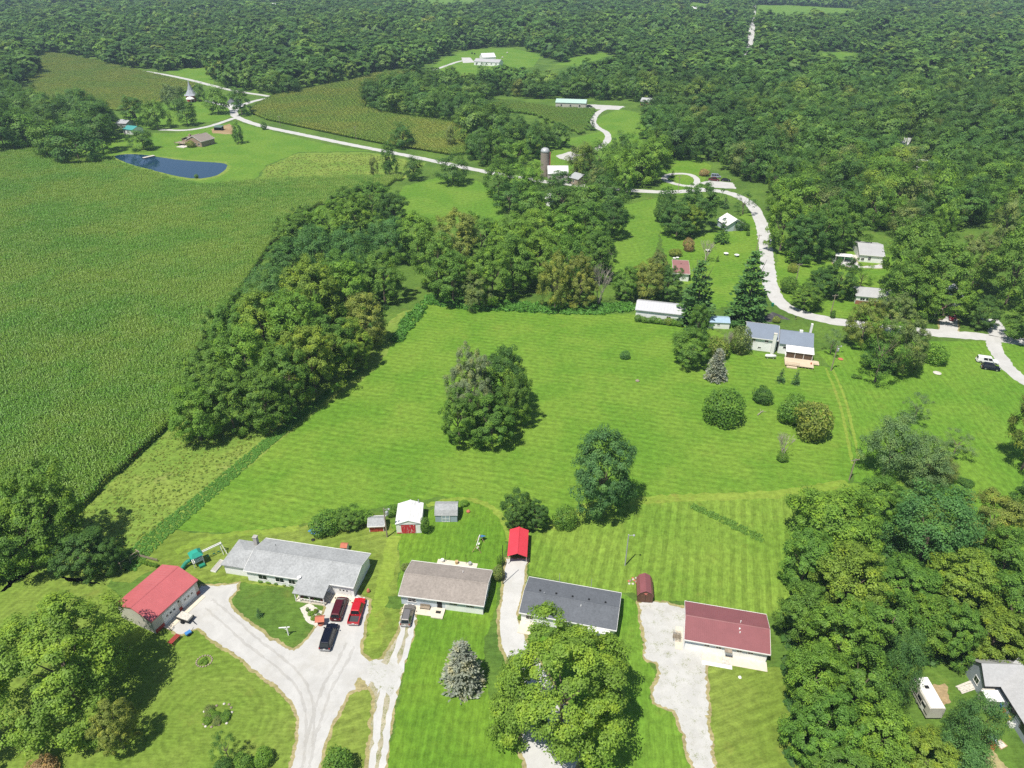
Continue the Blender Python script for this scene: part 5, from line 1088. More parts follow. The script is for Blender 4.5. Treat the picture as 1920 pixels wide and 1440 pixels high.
H8.shell(H8.prof('gable', 5.2), M['vinyl'], M['white_metal'], trim=M['white']); H8.window('left', 1.5, 2.6)
# lower right L-shaped house
H9 = Bld('house', 'grey L-shaped house with pale grey roof at the lower right', 'house', (1847,1287), (1940,1290), 3.0, 5.0)
H9.shell(H9.prof('gable', 5.2), M['grey_siding'], M['silver_shingle'], ovx=.25, ovy=.2, trim=M['black'], x1=14.0)
pA = H9.loc(1877,1289,3.0); pB = H9.loc(1922,1360,3.0); dv = (pB - pA).to_2d(); an = math.atan2(dv.y, dv.x)
w2 = bpy.data.objects.new('wing', None)
def wv(x, y, z): c, q = math.cos(an), math.sin(an); return (pA.x + x*c - y*q, pA.y + x*q + y*c, z)
b = MB(); Lw, Ww = 22.0, 8.4
b.add([wv(-1.5,0,3.0), wv(Lw,0,3.0), wv(Lw,Ww/2,5.2), wv(-4.0,Ww/2,5.2), wv(Lw,Ww,3.0), wv(-4,Ww,3.0)], [(0,1,2,3),(3,2,4,5)]); H9.part('wing_roof', b, M['silver_shingle'])
b = MB(); b.add([wv(-.6,.35,0), wv(Lw,.35,0), wv(Lw,.35,3.02), wv(-.6,.35,3.02), wv(-.6,Ww-.35,0), wv(Lw,Ww-.35,0), wv(Lw,Ww-.35,3.02), wv(-.6,Ww-.35,3.02)], [(0,1,2,3),(5,4,7,6),(1,5,6,2)]); ww = H9.part('wing_wall', b, M['grey_siding'])
b = MB(); b.add([wv(-1.4,-.06,3.03), wv(Lw,-.06,3.03), wv(Lw,-.06,2.85), wv(-1.4,-.06,2.85)], [(0,1,2,3)]); H9.part('wing_gutter', b, M['black'])
for a in (2.2, 5.2, 9.6): b = MB(); b.add([wv(a,.30,1.2), wv(a+1.8,.30,1.2), wv(a+1.8,.30,2.4), wv(a,.30,2.4)], [(0,1,2,3)]); H9.part('window', b, M['glass'])
H9.part('porch_roof', MB().box(-.6, 1.9, -2.3, -.3, 2.5, 2.6), M['white']); H9.part('porch_box', MB().box(-.2, 1.7, -2.0, .1, 0, 2.4), M['cream_siding']); H9.window('left', 1.6, 2.6, 1.2, 2.2)
# silo farm
SIL = gp(1021,330); t = thing('silo', 'tall concrete stave silo with white dome roof', 'silo', SIL)
b = MB().lathe([(2.25,0),(2.25,12.4)], 24); b.build('shaft', siding('silo_stave', (0.30,0.25,0.21), .75), t, smooth=False)
for i in range(16): MB().lathe([(2.29,0),(2.29,.08)], 20, (0,0,.5+i*.76)).build('hoop', M['wood'], t)
MB().lathe([(2.35,12.4),(2.3,13.0),(1.9,13.8),(1.2,14.3),(.1,14.6)], 24).build('dome', M['galv'], t, smooth=True); MB().box(2.1,2.9,-.5,.5,0,12.2).build('chute', plain('chute_red', (0.35,0.12,0.08)), t)
def simple(name, label, cat, A, B, ze, D, zr, wall, roof, ridge='x', kind='gable', wins=2, garage=0):
    k = Bld(name, label, cat, A, B, ze, D, ridge); k.shell(k.prof(kind, zr), wall, roof, ovx=.3, ovy=.3, cap=roof)
    face, ln = ('near', k.L) if ridge == 'x' else ('left', k.W)
    for i in range(wins): a = ln * (i + .6) / (wins + .4); k.window(face, a, a + min(1.2, ln*.12), ze*.4, ze*.75)
    k.door(face, ln*.08, ln*.08 + min(1.0, ln*.15), min(2.1, ze*.8), M['dark']); return k
simple('barn', 'white roofed barn at the foot of the silo', 'barn', (1027,326), (1066,326), 4.0, 9.0, 7.0, M['block'], M['white_metal'])
simple('barn', 'small grey roofed barn right of the silo barn', 'barn', (1066,332), (1084,337), 3.2, 9.0, 5.0, M['wood'], M['galv'], wins=1)
simple('house', 'small white gable among trees below the silo', 'house', (1021,374), (1032,375), 3.0, 7.0, 5.0, M['vinyl'], M['white_metal'])
simple('barn', 'long beige metal barn with green roof', 'barn', (1041,192), (1099,194), 4.6, 12.0, 6.4, M['cream_siding'], M['green_metal'], wins=3)
simple('house', 'house with dark roof under the trees behind the loop drive', 'house', (1196,314), (1212,316), 3.0, 8.0, 5.0, M['red_brick'], M['dark_shingle'])
simple('house', 'house with blue-grey roof at the end of the winding drive', 'house', (1200,190), (1225,192), 3.0, 9.0, 5.2, M['red_brick'], M['silver_shingle'])
# tan pond house
H10 = Bld('house', 'tan brick house with brown roof and terrace above the pond', 'house', (347,262), (377,266), 3.2, 11.0, 'y')
H10.shell(H10.prof('gable', 6.0), M['brick'], M['tan_shingle'], trim=M['white'], cap=M['tan_shingle']); H10.part('wing_roof', MB().extx([(8.0,3.0),(13.5,4.6),(19.0,3.0),(19.0,2.8),(13.5,4.4),(8.0,2.8)], 1.5, 11.5), M['tan_shingle']); H10.part('wing_wall', MB().box(2.0, 11.0, 8.6, 18.4, 0, 2.9), M['brick']); H10.part('chimney', MB().box(1.2,2.2,9.6,10.8,0,6.4), M['brick'])
H10.part('terrace', MB().box(-6.5,1.2,8.2,14.5,0,.3), M['stone']); H10.part('deck', MB().box(-2.5,1.8,12.0,20.0,1.2,1.4), M['wood']); H10.window('left', 2, 3.4); H10.window('left', 5, 6.4)
for y in (12.2, 16, 19.8): H10.part('deck_post', MB().box(-2.4,-2.2,y-.1,y+.1,0,2.2), M['wood'])
# turreted red house
p = gp(361,189); t = thing('turret_house', 'red house with tall flared conical grey roof', 'house', p); MB().lathe([(4.6,0),(4.6,4.4)], 8).build('wall', M['red_wall'], t)
MB().lathe([(5.6,4.3),(4.0,5.4),(2.2,8.0),(1.0,11.5),(.15,15.0)], 8).build('roof', plain('slate_roof', (0.32,0.34,0.38), .7), t)
pq = MB().lathe([(3.4,2.6),(2.2,3.6),(.2,4.2)], 6, (1.2,-6.4,0)).build('porch_roof', M['white'], t)
for i in range(6): q = i*math.pi/3; MB().tube((1.2+3*math.cos(q),-6.4+3*math.sin(q),0),(1.2+3*math.cos(q),-6.4+3*math.sin(q),2.65),.12,.12,6).build('post', M['white'], pq)
for i in (5, 6, 7): q = (i+.5)*math.pi/4; MB().box(4.24*math.cos(q)-.5,4.24*math.cos(q)+.5,4.24*math.sin(q)-.25,4.24*math.sin(q)+.06,1.4,3.0).build('window', M['glass'], t)
simple('house', 'low dark roofed house between trees right of the turret', 'house', (425,192), (440,193), 3.0, 9, 5.0, M['vinyl'], M['dark_shingle'], wins=1)
simple('shed', 'shed with teal metal roof among the left trees', 'shed', (229,242), (248,244), 3.2, 9.0, 4.8, M['vinyl'], M['teal_metal'], wins=1)
simple('shed', 'pale metal roofed shed behind the teal one', 'shed', (216,231), (236,232), 3.4, 10.0, 5.0, M['galv'], M['galv'], wins=1)
# white farm on the far meadow
simple('barn', 'far white barn with tall white roof', 'barn', (905,108), (930,107), 4.5, 14.0, 8.0, M['white'], M['white_metal'], wins=1); simple('house', 'long low white far house with grey roof', 'house', (888,115), (936,117.5), 3.6, 12.0, 6.0, M['vinyl'], M['silver_shingle'], wins=5)
# white tent roofed building, maroon roofed building
S8 = Bld('greenhouse', 'white tent-like building with a steep white roof', 'greenhouse', (1363,424), (1399,421), 2.6, 9.0, 'y')
S8.shell(S8.prof('gable', 5.2), M['shade_blue_vinyl'], M['white'], ovx=.5, ovy=.3); S8.part('door', MB().box(.42,.49,S8.W/2-.8,S8.W/2+.8,.05,2.2), M['galv']); S8.part('vent_window', MB().box(.42,.49,S8.W/2-.3,S8.W/2+.3,3.2,3.8), M['dark'])
S9 = Bld('building', 'building with flat maroon roof behind the pines', 'building', (1262,512), (1294,514), 3.0, 13.0); S9.shell([(0,3.0),(6.5,3.6),(13,3.0)], M['vinyl'], M['maroon_shingle'], trim=M['white']); S9.vent(3, 8, 3.4, .12, .4, M['black']); S9.window('near', 1, 2.2)
# houses glimpsed in the woods and on the horizon
simple('house', 'house with grey roof in a gap of the right woods', 'house', (1672,268), (1703,272), 5.0, 10.0, 8.0, M['cream_siding'], M['silver_shingle']); simple('house', 'grey roof end poking out of the right woods', 'house', (1614,262), (1624,264), 5.0, 8.0, 8.0, M['vinyl'], M['silver_shingle'], wins=1)
simple('house', 'white walled house barely visible among right woods', 'house', (1704,312), (1738,316), 6.0, 10.0, 9.0, M['vinyl'], M['white_metal'])
simple('house', 'far white house beside the straight road', 'house', (1365,47), (1372,47.3), 5.0, 10.0, 8.5, M['vinyl'], M['white_metal']); simple('house', 'far white house in the clearing near the top edge', 'house', (1296,17), (1306,17.2), 6.0, 14.0, 10.0, M['vinyl'], M['white_metal'])
simple('barn', 'far red barn with white roof near the top edge', 'barn', (471,12), (482,12.2), 6.0, 18.0, 11.0, M['red_wall'], M['white_metal']); simple('barn', 'far long white shed near the top edge', 'barn', (508,10), (527,10.2), 5.0, 18.0, 9.0, M['white'], M['white_metal']); simple('barn', 'far small white building left of centre on the horizon', 'barn', (633,9.5), (645,9.7), 5.0, 16.0, 8.0, M['white'], M['white_metal'])
simple('house', 'white speck of a house in the far right woods', 'house', (1736,31), (1744,31.4), 6.0, 14.0, 10.0, M['vinyl'], M['white_metal']); simple('house', 'pale house in the middle of the right woods', 'house', (1684,132), (1692,132.4), 5.0, 10.0, 8.0, M['vinyl'], M['white_metal'])

# ---------------------------------------------------------------- vehicles
def paint(name, col, metal=0.3): return plain(name, col, 0.22, 0.6, metal, var=0.04, scale=0.7)
M['tyre'] = plain('tyre', (0.02, 0.02, 0.02), 0.9, 0.1); M['rim'] = plain('rim', (0.45, 0.45, 0.46), 0.3, 0.5, 0.6); M['tail'] = plain('tail_lamp', (0.35, 0.01, 0.01), 0.3, 0.5); M['lamp'] = plain('head_lamp', (0.75, 0.75, 0.75), 0.15, 0.6); M['bed'] = plain('bed_liner', (0.06, 0.06, 0.065), 0.8, 0.2)
def rrect(x0, x1, hw, rf, rr, n=5):
    pts = []
    for cx, cy, r, a0 in ((x1-rf, hw-rf, rf, 0), (x0+rr, hw-rr, rr, 90), (x0+rr, -hw+rr, rr, 180), (x1-rf, -hw+rf, rf, 270)):
        for i in range(n): q = math.radians(a0 + 90 * i / (n - 1)); pts.append((cx + r*math.cos(q), cy + r*math.sin(q)))
    return pts
def loft(b, rings):
    n = len(rings[0][0]); pts = []
    for pl, zf in rings:
        for p in pl: pts.append((p[0], p[1], zf(p) if callable(zf) else zf))
    fs = [tuple(range(n))[::-1], tuple((len(rings)-1)*n+i for i in range(n))]
    for k in range(len(rings)-1):
        for i in range(n): fs.append((k*n+i, k*n+(i+1)%n, (k+1)*n+(i+1)%n, (k+1)*n+i))
    b.add(pts, fs); return b
def car(label, rear, front, mat, kind='suv', L=4.9, Wd=1.95, Ht=1.8, cat='car', name=None, group=None):
    a, c = U(*rear), U(*front); d = c - a; mid = (a + c) / 2
    t = thing(name or {'pickup': 'pickup_truck', 'van': 'minivan', 'sedan': 'car'}.get(kind, 'suv'), label, cat, tuple(mid), math.atan2(d.y, d.x), group)
    h = L / 2; hw = Wd / 2; zb = 0.98 if kind != 'sedan' else 0.88; hood = {'suv': 1.25, 'van': 0.75, 'sedan': 1.1, 'pickup': 1.45, 'cap': 1.45}[kind]
    zh = zb - .06; nose = lambda p: zb if p[0] < h - hood - .1 else zb - .06 - .18 * max(0, (p[0] - (h - hood)) / hood) ** 2
    full = rrect(-h, h, hw, .42, .22); ins = rrect(-h+.05, h-.07, hw-.05, .42, .22)
    if kind in ('pickup',):
        bedx = -h + 1.75; fr = rrect(bedx, h, hw, .42, .06); fi = rrect(bedx+.01, h-.07, hw-.05, .42, .06)
        loft(MB(), [(fr, .38), (fr, lambda p: min(nose(p)-.1, .85)), (fi, nose)]).build('body', mat, t, smooth=False)
        bd = MB().box(-h, bedx-.002, -hw, hw, .42, .62).build('cargo_bed', mat, t)
        for y in (-hw, hw-.12): MB().box(-h, bedx-.002, y, y+.12, .622, 1.06).build('bed_wall', mat, bd)
        MB().box(-h, -h+.1, -hw+.122, hw-.122, .622, 1.05).build('tailgate', mat, bd); MB().box(-h+.102, bedx-.03, -hw+.122, hw-.122, .622, .64).build('bed_liner', M['bed'], bd)
        g0, g1, r0, r1 = bedx+.02, h-hood+.1, bedx+.14, h-hood-.55
    else:
        loft(MB(), [(full, .36), (full, lambda p: min(nose(p)-.1, .82)), (ins, nose)]).build('body', mat, t)
        if kind == 'sedan': g0, g1, r0, r1 = -h+.25, h-hood+.15, -h+.95, h-hood-.75
        elif kind == 'van': g0, g1, r0, r1 = -h+.08, h-hood+.25, -h+.28, h-hood-.75
        elif kind == 'cap': g0, g1, r0, r1 = -h+.1, h-hood+.1, -h+.2, h-hood-.55
        else: g0, g1, r0, r1 = -h+.08, h-hood+.1, -h+.42, h-hood-.62
    wb, wr = hw-.08, hw-.27; G = rrect(g0, g1, wb, .18, .14); Rf = rrect(r0, r1, wr, .2, .14); Ri = rrect(r0+.08, r1-.08, wr-.08, .18, .12)
    loft(MB(), [(G, zb-.03), (Rf, Ht-.06), (Ri, Ht)]).build('cabin', mat, t)
    def gp_(x, s, z, k):      # point on the cabin side, k metres proud
        f = (z - zb + .03) / (Ht - .06 - zb + .03); return (x, s * (wb + (wr - wb) * f + k), z)
    z0, z1 = zb + .06, Ht - .14; f0, f1 = (z0-zb+.03)/(Ht-.03-zb), (z1-zb+.03)/(Ht-.03-zb)
    xf = lambda f: g1 + (r1-g1)*f; xr = lambda f: g0 + (r0-g0)*f
    for nm, X, sg in (('windshield', xf, 1), ('rear_window', xr, -1)):
        k = .025*sg; y0_, y1_ = wb+(wr-wb)*f0-.14, wb+(wr-wb)*f1-.12
        MB().quad((X(f0)+k,-y0_,z0),(X(f0)+k,y0_,z0),(X(f1)+k,y1_,z1),(X(f1)+k,-y1_,z1)).build(nm, M['glass'], t)
    cuts = [0.0, 0.34, 0.68, 1.0] if kind in ('suv', 'van', 'cap') else [0.0, 0.5, 1.0]
    for s in (-1, 1):
        for i in range(len(cuts)-1):
            if kind == 'cap' and i == 0: continue
            xa0, xb0 = xr(f0)+.16, xf(f0)-.18; xa1, xb1 = xr(f1)+.14, xf(f1)-.12
            p0, p1 = cuts[i]+.02, cuts[i+1]-.02
            MB().quad(gp_(xa0+(xb0-xa0)*p0,s,z0,.012), gp_(xa0+(xb0-xa0)*p1,s,z0,.012), gp_(xa1+(xb1-xa1)*p1,s,z1,.012), gp_(xa1+(xb1-xa1)*p0,s,z1,.012)).build('side_window', M['glass'], t)
        MB().box(g1-.28, g1-.08, s*(hw+.12)-.1, s*(hw+.12)+.1, zb+.02, zb+.17).build('mirror', mat if kind != 'van' else M['black'], t)
        MB().box(h-.16, h-.02, s*(hw-.38)-.2, s*(hw-.38)+.2, .64, .78).build('headlight', M['lamp'], t); MB().box(-h-.012, -h+.05, s*(hw-.16)-.1, s*(hw-.16)+.1, .72, .98).build('tail_light', M['tail'], t)
        for x in (-h+.95, h-.95):
            w = MB().tube((x, s*(hw-.2), .36), (x, s*(hw+.02), .36), .36, .36, 16).build('wheel', M['tyre'], t); MB().tube((x, s*(hw-.01), .36), (x, s*(hw+.03), .36), .22, .22, 12).build('rim', M['rim'], w)
    MB().box(-h-.07, -h+.02, -hw+.12, hw-.12, .40, .60).build('bumper', M['rim'] if kind in ('pickup', 'suv') else mat, t); MB().box(-h-.018, -h+.0, -.2, .2, .64, .78).build('number_plate', M['white'], t)
    if kind in ('suv', 'van'):
        for s in (-1, 1): MB().box(r0+.2, r1-.2, s*(wr-.06)-.02, s*(wr-.06)+.02, Ht-.02, Ht+.05).build('roof_rail', M['black'], t)
    return t
car('maroon minivan parked beside the red pickup', (629.5,1166), (643.5,1124.5), paint('maroon_paint', (0.10, 0.012, 0.02)), 'van', 5.1, 2.0, 1.75)
car('bright red pickup truck with a dark open bed', (662.5,1175), (677,1125), paint('red_paint', (0.52, 0.015, 0.025), .1), 'pickup', 5.8, 2.02, 1.9, 'truck')
car('black SUV parked on the gravel behind the minivan', (608.5,1224), (626,1172), paint('black_paint', (0.008, 0.010, 0.022)), 'suv', 5.4, 2.02, 1.9)
car('silver-grey car parked at the taupe roofed house corner', (760,1176), (769,1139), paint('silver_paint', (0.30, 0.28, 0.26), .5), 'suv', 4.6, 1.86, 1.65)
car('white pickup with a cap parked beside the right-hand track', (1832,677), (1868,682), paint('white_paint_car', (0.72, 0.72, 0.72), 0), 'cap', 5.6, 2.0, 1.85, 'truck')
car('dark SUV parked in front of the white pickup', (1841,690), (1872,694.5), paint('dark_navy_paint', (0.012, 0.014, 0.03)), 'suv', 4.7, 1.9, 1.75)
car('dark red car in the shade of the roadside drive', (1786,592), (1784,604), paint('wine_paint', (0.22, 0.012, 0.03)), 'suv', 4.6, 1.85, 1.7)
car('green old pickup beside the white house carport', (1595,487), (1574,485), paint('green_paint', (0.10, 0.42, 0.16), 0), 'pickup', 5.2, 1.95, 1.75, 'truck')
car('maroon pickup in the littered yard beyond the loop', (1330,338), (1347,339.5), paint('junk_maroon', (0.14, 0.02, 0.025)), 'pickup', 5.6, 2.0, 1.9, 'truck')
car('pale blue van at the back of the littered yard', (1334,332.5), (1350,333.5), paint('pale_blue_paint', (0.40, 0.45, 0.52)), 'van', 5.2, 2.0, 2.0, 'van', 'van')
car('dark sedan at the wood edge of the littered yard', (1353,339), (1368,340), paint('junk_black', (0.02, 0.02, 0.022)), 'sedan', 4.7, 1.85, 1.45)
car('dark car beside the green roofed barn', (1100,200.5), (1110,200.8), paint('barn_car', (0.03, 0.03, 0.035)), 'sedan', 4.8, 1.85, 1.5)
# camper trailer
a, c = U(1726.6,1270,2.9), U(1759.5,1328,2.9); a.z = c.z = 0; d = c - a; t = thing('camper_trailer', 'long white camper trailer parked in the lower right yard', 'trailer', tuple((a + c) / 2), math.atan2(d.y, d.x))
Lc = d.length + .1; h = Lc / 2
MB().extx([(-1.2,.55),(1.2,.55),(1.2,2.75),(1.05,2.9),(-1.05,2.9),(-1.2,2.75)], -h, h).build('body', plain('camper_cream', (0.55, 0.53, 0.47), .5), t); MB().box(-h+.05, h-.05, -1.04, 1.04, 2.901, 2.95).build('roof', M['white'], t)
for y in (-1.215, 1.201): MB().box(-h+.1, h-.1, y, y+.014, 1.0, 1.2).build('stripe', M['dark'], t)
MB().box(-h+1.6, -h+2.1, -.3, .3, 2.95, 3.1).build('roof_hatch', M['black'], t)
for x in (-h+1.0, -.4, h-1.9): f = MB().box(x, x+1.0, -1.23, -1.202, 1.5, 2.1).build('window', M['black'], t); MB().box(x+.08, x+.92, -1.236, -1.231, 1.56, 2.04).build('pane', M['glass'], f)
MB().box(.9, 1.6, -1.228, -1.202, .6, 2.3).build('door', M['white'], t)
for x in (-.2, .7):
    for s in (-1, 1): w = MB().tube((x, s*.95, .36), (x, s*1.16, .36), .36, .36, 14).build('wheel', M['tyre'], t); MB().tube((x, s*1.14, .36), (x, s*1.17, .36), .2, .2, 10).build('rim', M['rim'], w)
MB().bar((-h, .5, .5), (-h-1.4, 0, .5), .1).bar((-h, -.5, .5), (-h-1.4, 0, .5), .1).build('hitch', M['black'], t)
for i in range(2): MB().lathe([(.02,.55),(.16,.6),(.16,1.0),(.02,1.1)], 10, (-h-.5-.38*i, 0, 0)).build('gas_bottle', M['white'], t)

# ---------------------------------------------------------------- smaller things
def pole(label, base, top, arms=0, lamp=False, r=.15, lean=True, mat='wood', transformer=False, cat='pole', name='utility_pole'):
    g = U(*base); X, Y = g.x, g.y; m = (720 - top[1]) / FPX; v = Y * (m * CP - SP) / (CP + m * SP); H_ = v + CAMH
    t = thing(name, label, cat, tuple(g), .25); MB().tube((0,0,-.1), (0,0,H_), r, r*.7, 8).build('shaft', M[mat], t)
    for i in range(arms):
        MB().box(-1.1,1.1,-.06,.06,H_-.5-i*.8,H_-.38-i*.8).build('cross_arm', M['wood'], t)
        for x in (-1,-.4,.4,1): MB().lathe([(.05,0),(.07,.08),(.03,.18)], 6, (x,0,H_-.38-i*.8)).build('insulator', M['galv'], t)
    if lamp: q = MB().tube((0,0,H_-.3),(.9,-.3,H_-.1),.04,.04,6).build('lamp_arm', M['galv'], t); MB().lathe([(.05,0),(.22,.05),(.18,.25),(.05,.3)], 8, (.95,-.32,H_-.3)).build('lamp_head', M['galv'], q)
    if transformer: MB().lathe([(.28,0),(.3,.1),(.3,.85),(.2,.95)], 10, (.5,0,H_-1.8)).build('transformer', M['galv'], t)
    return t
pole('grey light pole leaning in the striped lawn', (1172,1060), (1180,1002), 0, True, .14, mat='galv', cat='light pole', name='light_pole')
pole('dark pole with transformer between the little sheds', (726,1007), (719,953), 0, True, .16, transformer=True)
pole('dark utility pole with lamp right of the deck house', (1558,695), (1566,648), 0, True, .16, transformer=True)
pole('brown pole with cross arm at the right grove', (1592,900), (1606,860), 1)
pole('pale pole beside the road opposite the garden', (1418,472), (1424,440), 1)
pole('pale pole in the yard inside the road bend', (1490,538), (1499,494), 1)
pole('thin pole behind the road at the brick house', (1557,590), (1561,552), 1)
pole('pole on the loop drive lawn', (1271,362), (1274,329), 1)
pole('first pole beside the centre corn field, left one', (526,237), (524,217), 1); pole('pole beside the centre corn field, right one', (668,263), (666,237), 1)
pole('black post at the drive hedge behind the taupe house', (943,1095), (945,1022), 0, False, .08, mat='black', cat='post', name='post')
# play set left
g = gp(372,1056); t = thing('play_set', 'white play set with green roofed tower, slide and swing beam', 'play set', g, math.radians(38))
for x in (-.9,.9):
    for y in (-.9,.9): MB().box(x-.07,x+.07,y-.07,y+.07,0,2.5).build('post', M['white'], t)
MB().box(-1,1,-1,1,1.15,1.25).build('platform', M['white'], t); MB().add([(-1.15,-1.15,2.45),(1.15,-1.15,2.45),(1.15,1.15,2.45),(-1.15,1.15,2.45),(-.5,-.5,3.2),(.5,-.5,3.2),(.5,.5,3.2),(-.5,.5,3.2)],[(0,1,5,4),(1,2,6,5),(2,3,7,6),(3,0,4,7),(4,5,6,7),(0,3,2,1)]).build('roof', M['teal_roof'], t)
for k in range(2):
    y = -.95 if k == 0 else .9; b = MB().box(-.9,.9,y,y+.05,1.85,1.92)
    for i in range(8): x = -.85+i*.24; b.box(x,x+.08,y+.005,y+.045,1.25,1.85)
    b.build('railing', M['white'], t)
b = MB(); pts_ = [(-1.0-.45*i, .2+.35*math.sin(i*.9), 1.35-.2*i) for i in range(7)]
for p, q in zip(pts_[:-1], pts_[1:]): b.tube(p, q, .38, .38, 10, False)
b.build('tube_slide', M['green_plastic'], t); MB().bar((.95,0,2.15),(4.9,0,2.3),.14,.18).bar((.95,.35,2.15),(4.9,.35,2.3),.12,.16).build('swing_beam', M['white'], t)
for s in (-1,1): MB().bar((4.8,.17,2.3),(5.2,.17+s*1.2,0),.12).build('leg', M['white'], t); MB().bar((4.5,.17,2.25),(4.6,.17+s*.9,0),.09).build('leg', M['white'], t)
for x in (2.0,3.1,4.0): sw = MB().box(x-.22,x+.22,.05,.28,.5,.55).build('swing', M['green_plastic'], t); MB().bar((x-.2,.17,.55),(x-.2,.17,2.15),.02).bar((x+.2,.17,.55),(x+.2,.17,2.15),.02).build('chain', M['galv'], sw)
MB().bar((.3,-1,.1),(.3,-1.6,.0),.2,.4).box(-.2,.9,-1.7,-1.0,0,.5).build('climbing_wall', M['green_plastic'], t)
# swing set in the lush yard
g = gp(897,1026); t = thing('swing_set', 'small wooden swing set with blue seat on the lush lawn', 'swing set', g, math.radians(80))
MB().bar((-1.5,0,1.9),(1.5,0,1.9),.1).build('beam', M['white'], t)
for x in (-1.5,1.5):
    for s in (-1,1): MB().bar((x,0,1.9),(x,s*.9,0),.09).build('leg', M['tan_wood'], t)
for x in (-.6,.5): sw = MB().box(x-.25,x+.25,-.15,.15,.45,.52).build('swing', M['white'], t); MB().bar((x-.2,0,.5),(x-.2,0,1.9),.02).bar((x+.2,0,.5),(x+.2,0,1.9),.02).build('chain', M['galv'], sw)
MB().add([(1.2,-.2,1.5),(2.2,-1.1,1.1),(2.6,-.2,.9),(1.6,.4,1.3)],[(0,1,2,3)]).build('canopy', M['blue_tarp'], t)
# arbour fence at the garage lawn
g = U(228,1068); g2 = U(262,1045); d = g2 - g; t = thing('arbor_fence', 'weathered wooden grape arbor behind the garage', 'arbor', tuple(g), math.atan2(d.y, d.x)); Lf = d.length
for x in (0, Lf/2, Lf): MB().box(x-.07,x+.07,-.07,.07,0,1.7).build('post', M['wood'], t)
MB().box(-.3,Lf+.3,-.05,.05,1.6,1.72).build('top_rail', M['wood'], t); MB().box(-.1,Lf+.1,-.03,.03,.8,.88).build('rail', M['wood'], t)
for x in (.0, Lf): MB().bar((x,-.7,1.72),(x,.7,1.72),.1).build('cross_piece', M['wood'], t)
g = U(262,1044); g2 = U(296,1053); d = g2 - g; t = thing('plank_fence', 'low plank fence with vegetables behind the garage', 'fence', tuple(g), math.atan2(d.y, d.x))
for i in range(5): MB().box(i*d.length/4-.05,i*d.length/4+.05,-.05,.05,0,.8).build('post', M['wood'], t)
MB().box(0,d.length,-.08,-.052,.55,.78).build('plank', M['wood'], t); MB().box(0,d.length,-.08,-.052,.25,.48).build('plank', M['wood'], t)
for i in range(6): tree('shrub', 266+i*5.5, 1056+i*1.4, 1048+i*1.4, 9, 'b', 'vegetable_plant', '%s vegetable plant from the left along the plank fence' % ordinal(i+1), 'vegetables along the plank fence')
# raised bed
a, c = U(400,1073), U(418,1052); d = c - a; t = thing('raised_bed', 'long white framed empty garden bed by the grey house', 'garden bed', tuple((a+c)/2), math.atan2(d.y, d.x)); h = d.length/2
for y in (-.55,.5): MB().box(-h,h,y,y+.06,0,.3).build('side_board', M['white'], t)
for x in (-h,h-.06): MB().box(x,x+.06,-.49,.499,0,.3).build('end_board', M['white'], t)
MB().box(-h+.06,h-.06,-.49,.499,0,.22).build('soil', plain('grey_soil', (0.40,0.38,0.34), .95), t)
# T-shaped post
g = gp(541,1191); t = thing('wooden_sign_post', 'white T-shaped wooden post on the lawn island', 'post', g, .1); MB().box(-.09,.09,-.09,.09,0,2.1).build('post', M['white'], t); MB().box(-1.3,.5,-.07,.07,1.95,2.1).build('cross_beam', M['white'], t); MB().bar((.0,0,1.3),(-.6,0,1.95),.08).build('brace', M['white'], t)
# wishing well and porch garden
g = gp(602,1170); t = thing('wishing_well', 'small wishing well with terracotta roof beside the minivan', 'well', g, .1); MB().lathe([(.55,0),(.55,.6),(.42,.6),(.42,.1)], 12).build('stone_ring', M['terracotta'], t)
for x in (-.5,.5): MB().box(x-.05,x+.05,-.05,.05,.5,1.5).build('post', M['tan_wood'], t)
MB().extx([(-.75,1.35),(0,1.85),(.75,1.35),(.75,1.28),(0,1.76),(-.75,1.28)], -.8,.8).build('roof', M['terracotta'], t)
sheet('flower_bed', [(562,1140),(580,1132),(605,1146),(600,1165),(592,1176),(575,1165)], 0.028, M['stone'], 'stone edged flower bed before the porch', 'flower bed', .08)
for i, (x, y, w, c_) in enumerate([(583,1152,14,'b'),(592,1148,12,'y'),(588,1161,13,'y'),(598,1157,9,'b'),(577,1146,8,'b')]): tree('shrub', x, y, y-8, w, c_, 'garden_plant', '%s leafy plant from the porch in the stone edged bed' % ordinal(i+1), 'plants of the porch bed')
tree('fir', 487,1156,1140,15,'r','dwarf_spruce','dwarf blue conifer on the lawn island')
for i, (x, y) in enumerate([(505,1092),(520,1094),(535,1096),(548,1098),(490,1090)]): tree('shrub', x, y, y-7, 13, 'bgybg'[i], 'garden_plant', '%s bed plant along the grey house front wall' % ordinal(i+1), 'plants along the grey house')
# rock garden and round bed on the left lawn
t = thing('rock_garden', 'square rock edged garden bed on the left lawn', 'garden bed', gp(408,1342), .2)
for i in range(14): q = i/14*6.283; x, y = 1.9*max(-1,min(1,1.3*math.cos(q))), 1.7*max(-1,min(1,1.3*math.sin(q))); MB().lathe([(.18,0),(.22,.12),(.08,.24)], 6, (x+R_.uniform(-.2,.2),y+R_.uniform(-.2,.2),0)).build('stone', M['wood'] if i % 3 else M['stone'], t)
for i in range(9): inst('plant', V_SHRUB[i%4], t, (R_.uniform(-1.4,1.4),R_.uniform(-1.2,1.2),.35), i, (.85,.85,.55), CO['gbv'[i%3]])
t = thing('round_bed', 'round brick edged flower bed beside the drive', 'flower bed', gp(383,1240))
for i in range(18): q = i/18*6.283; MB().box(1.25*math.cos(q)-.12,1.25*math.cos(q)+.12,1.1*math.sin(q)-.12,1.1*math.sin(q)+.12,0,.14).build('edging_brick', M['wood'], t)
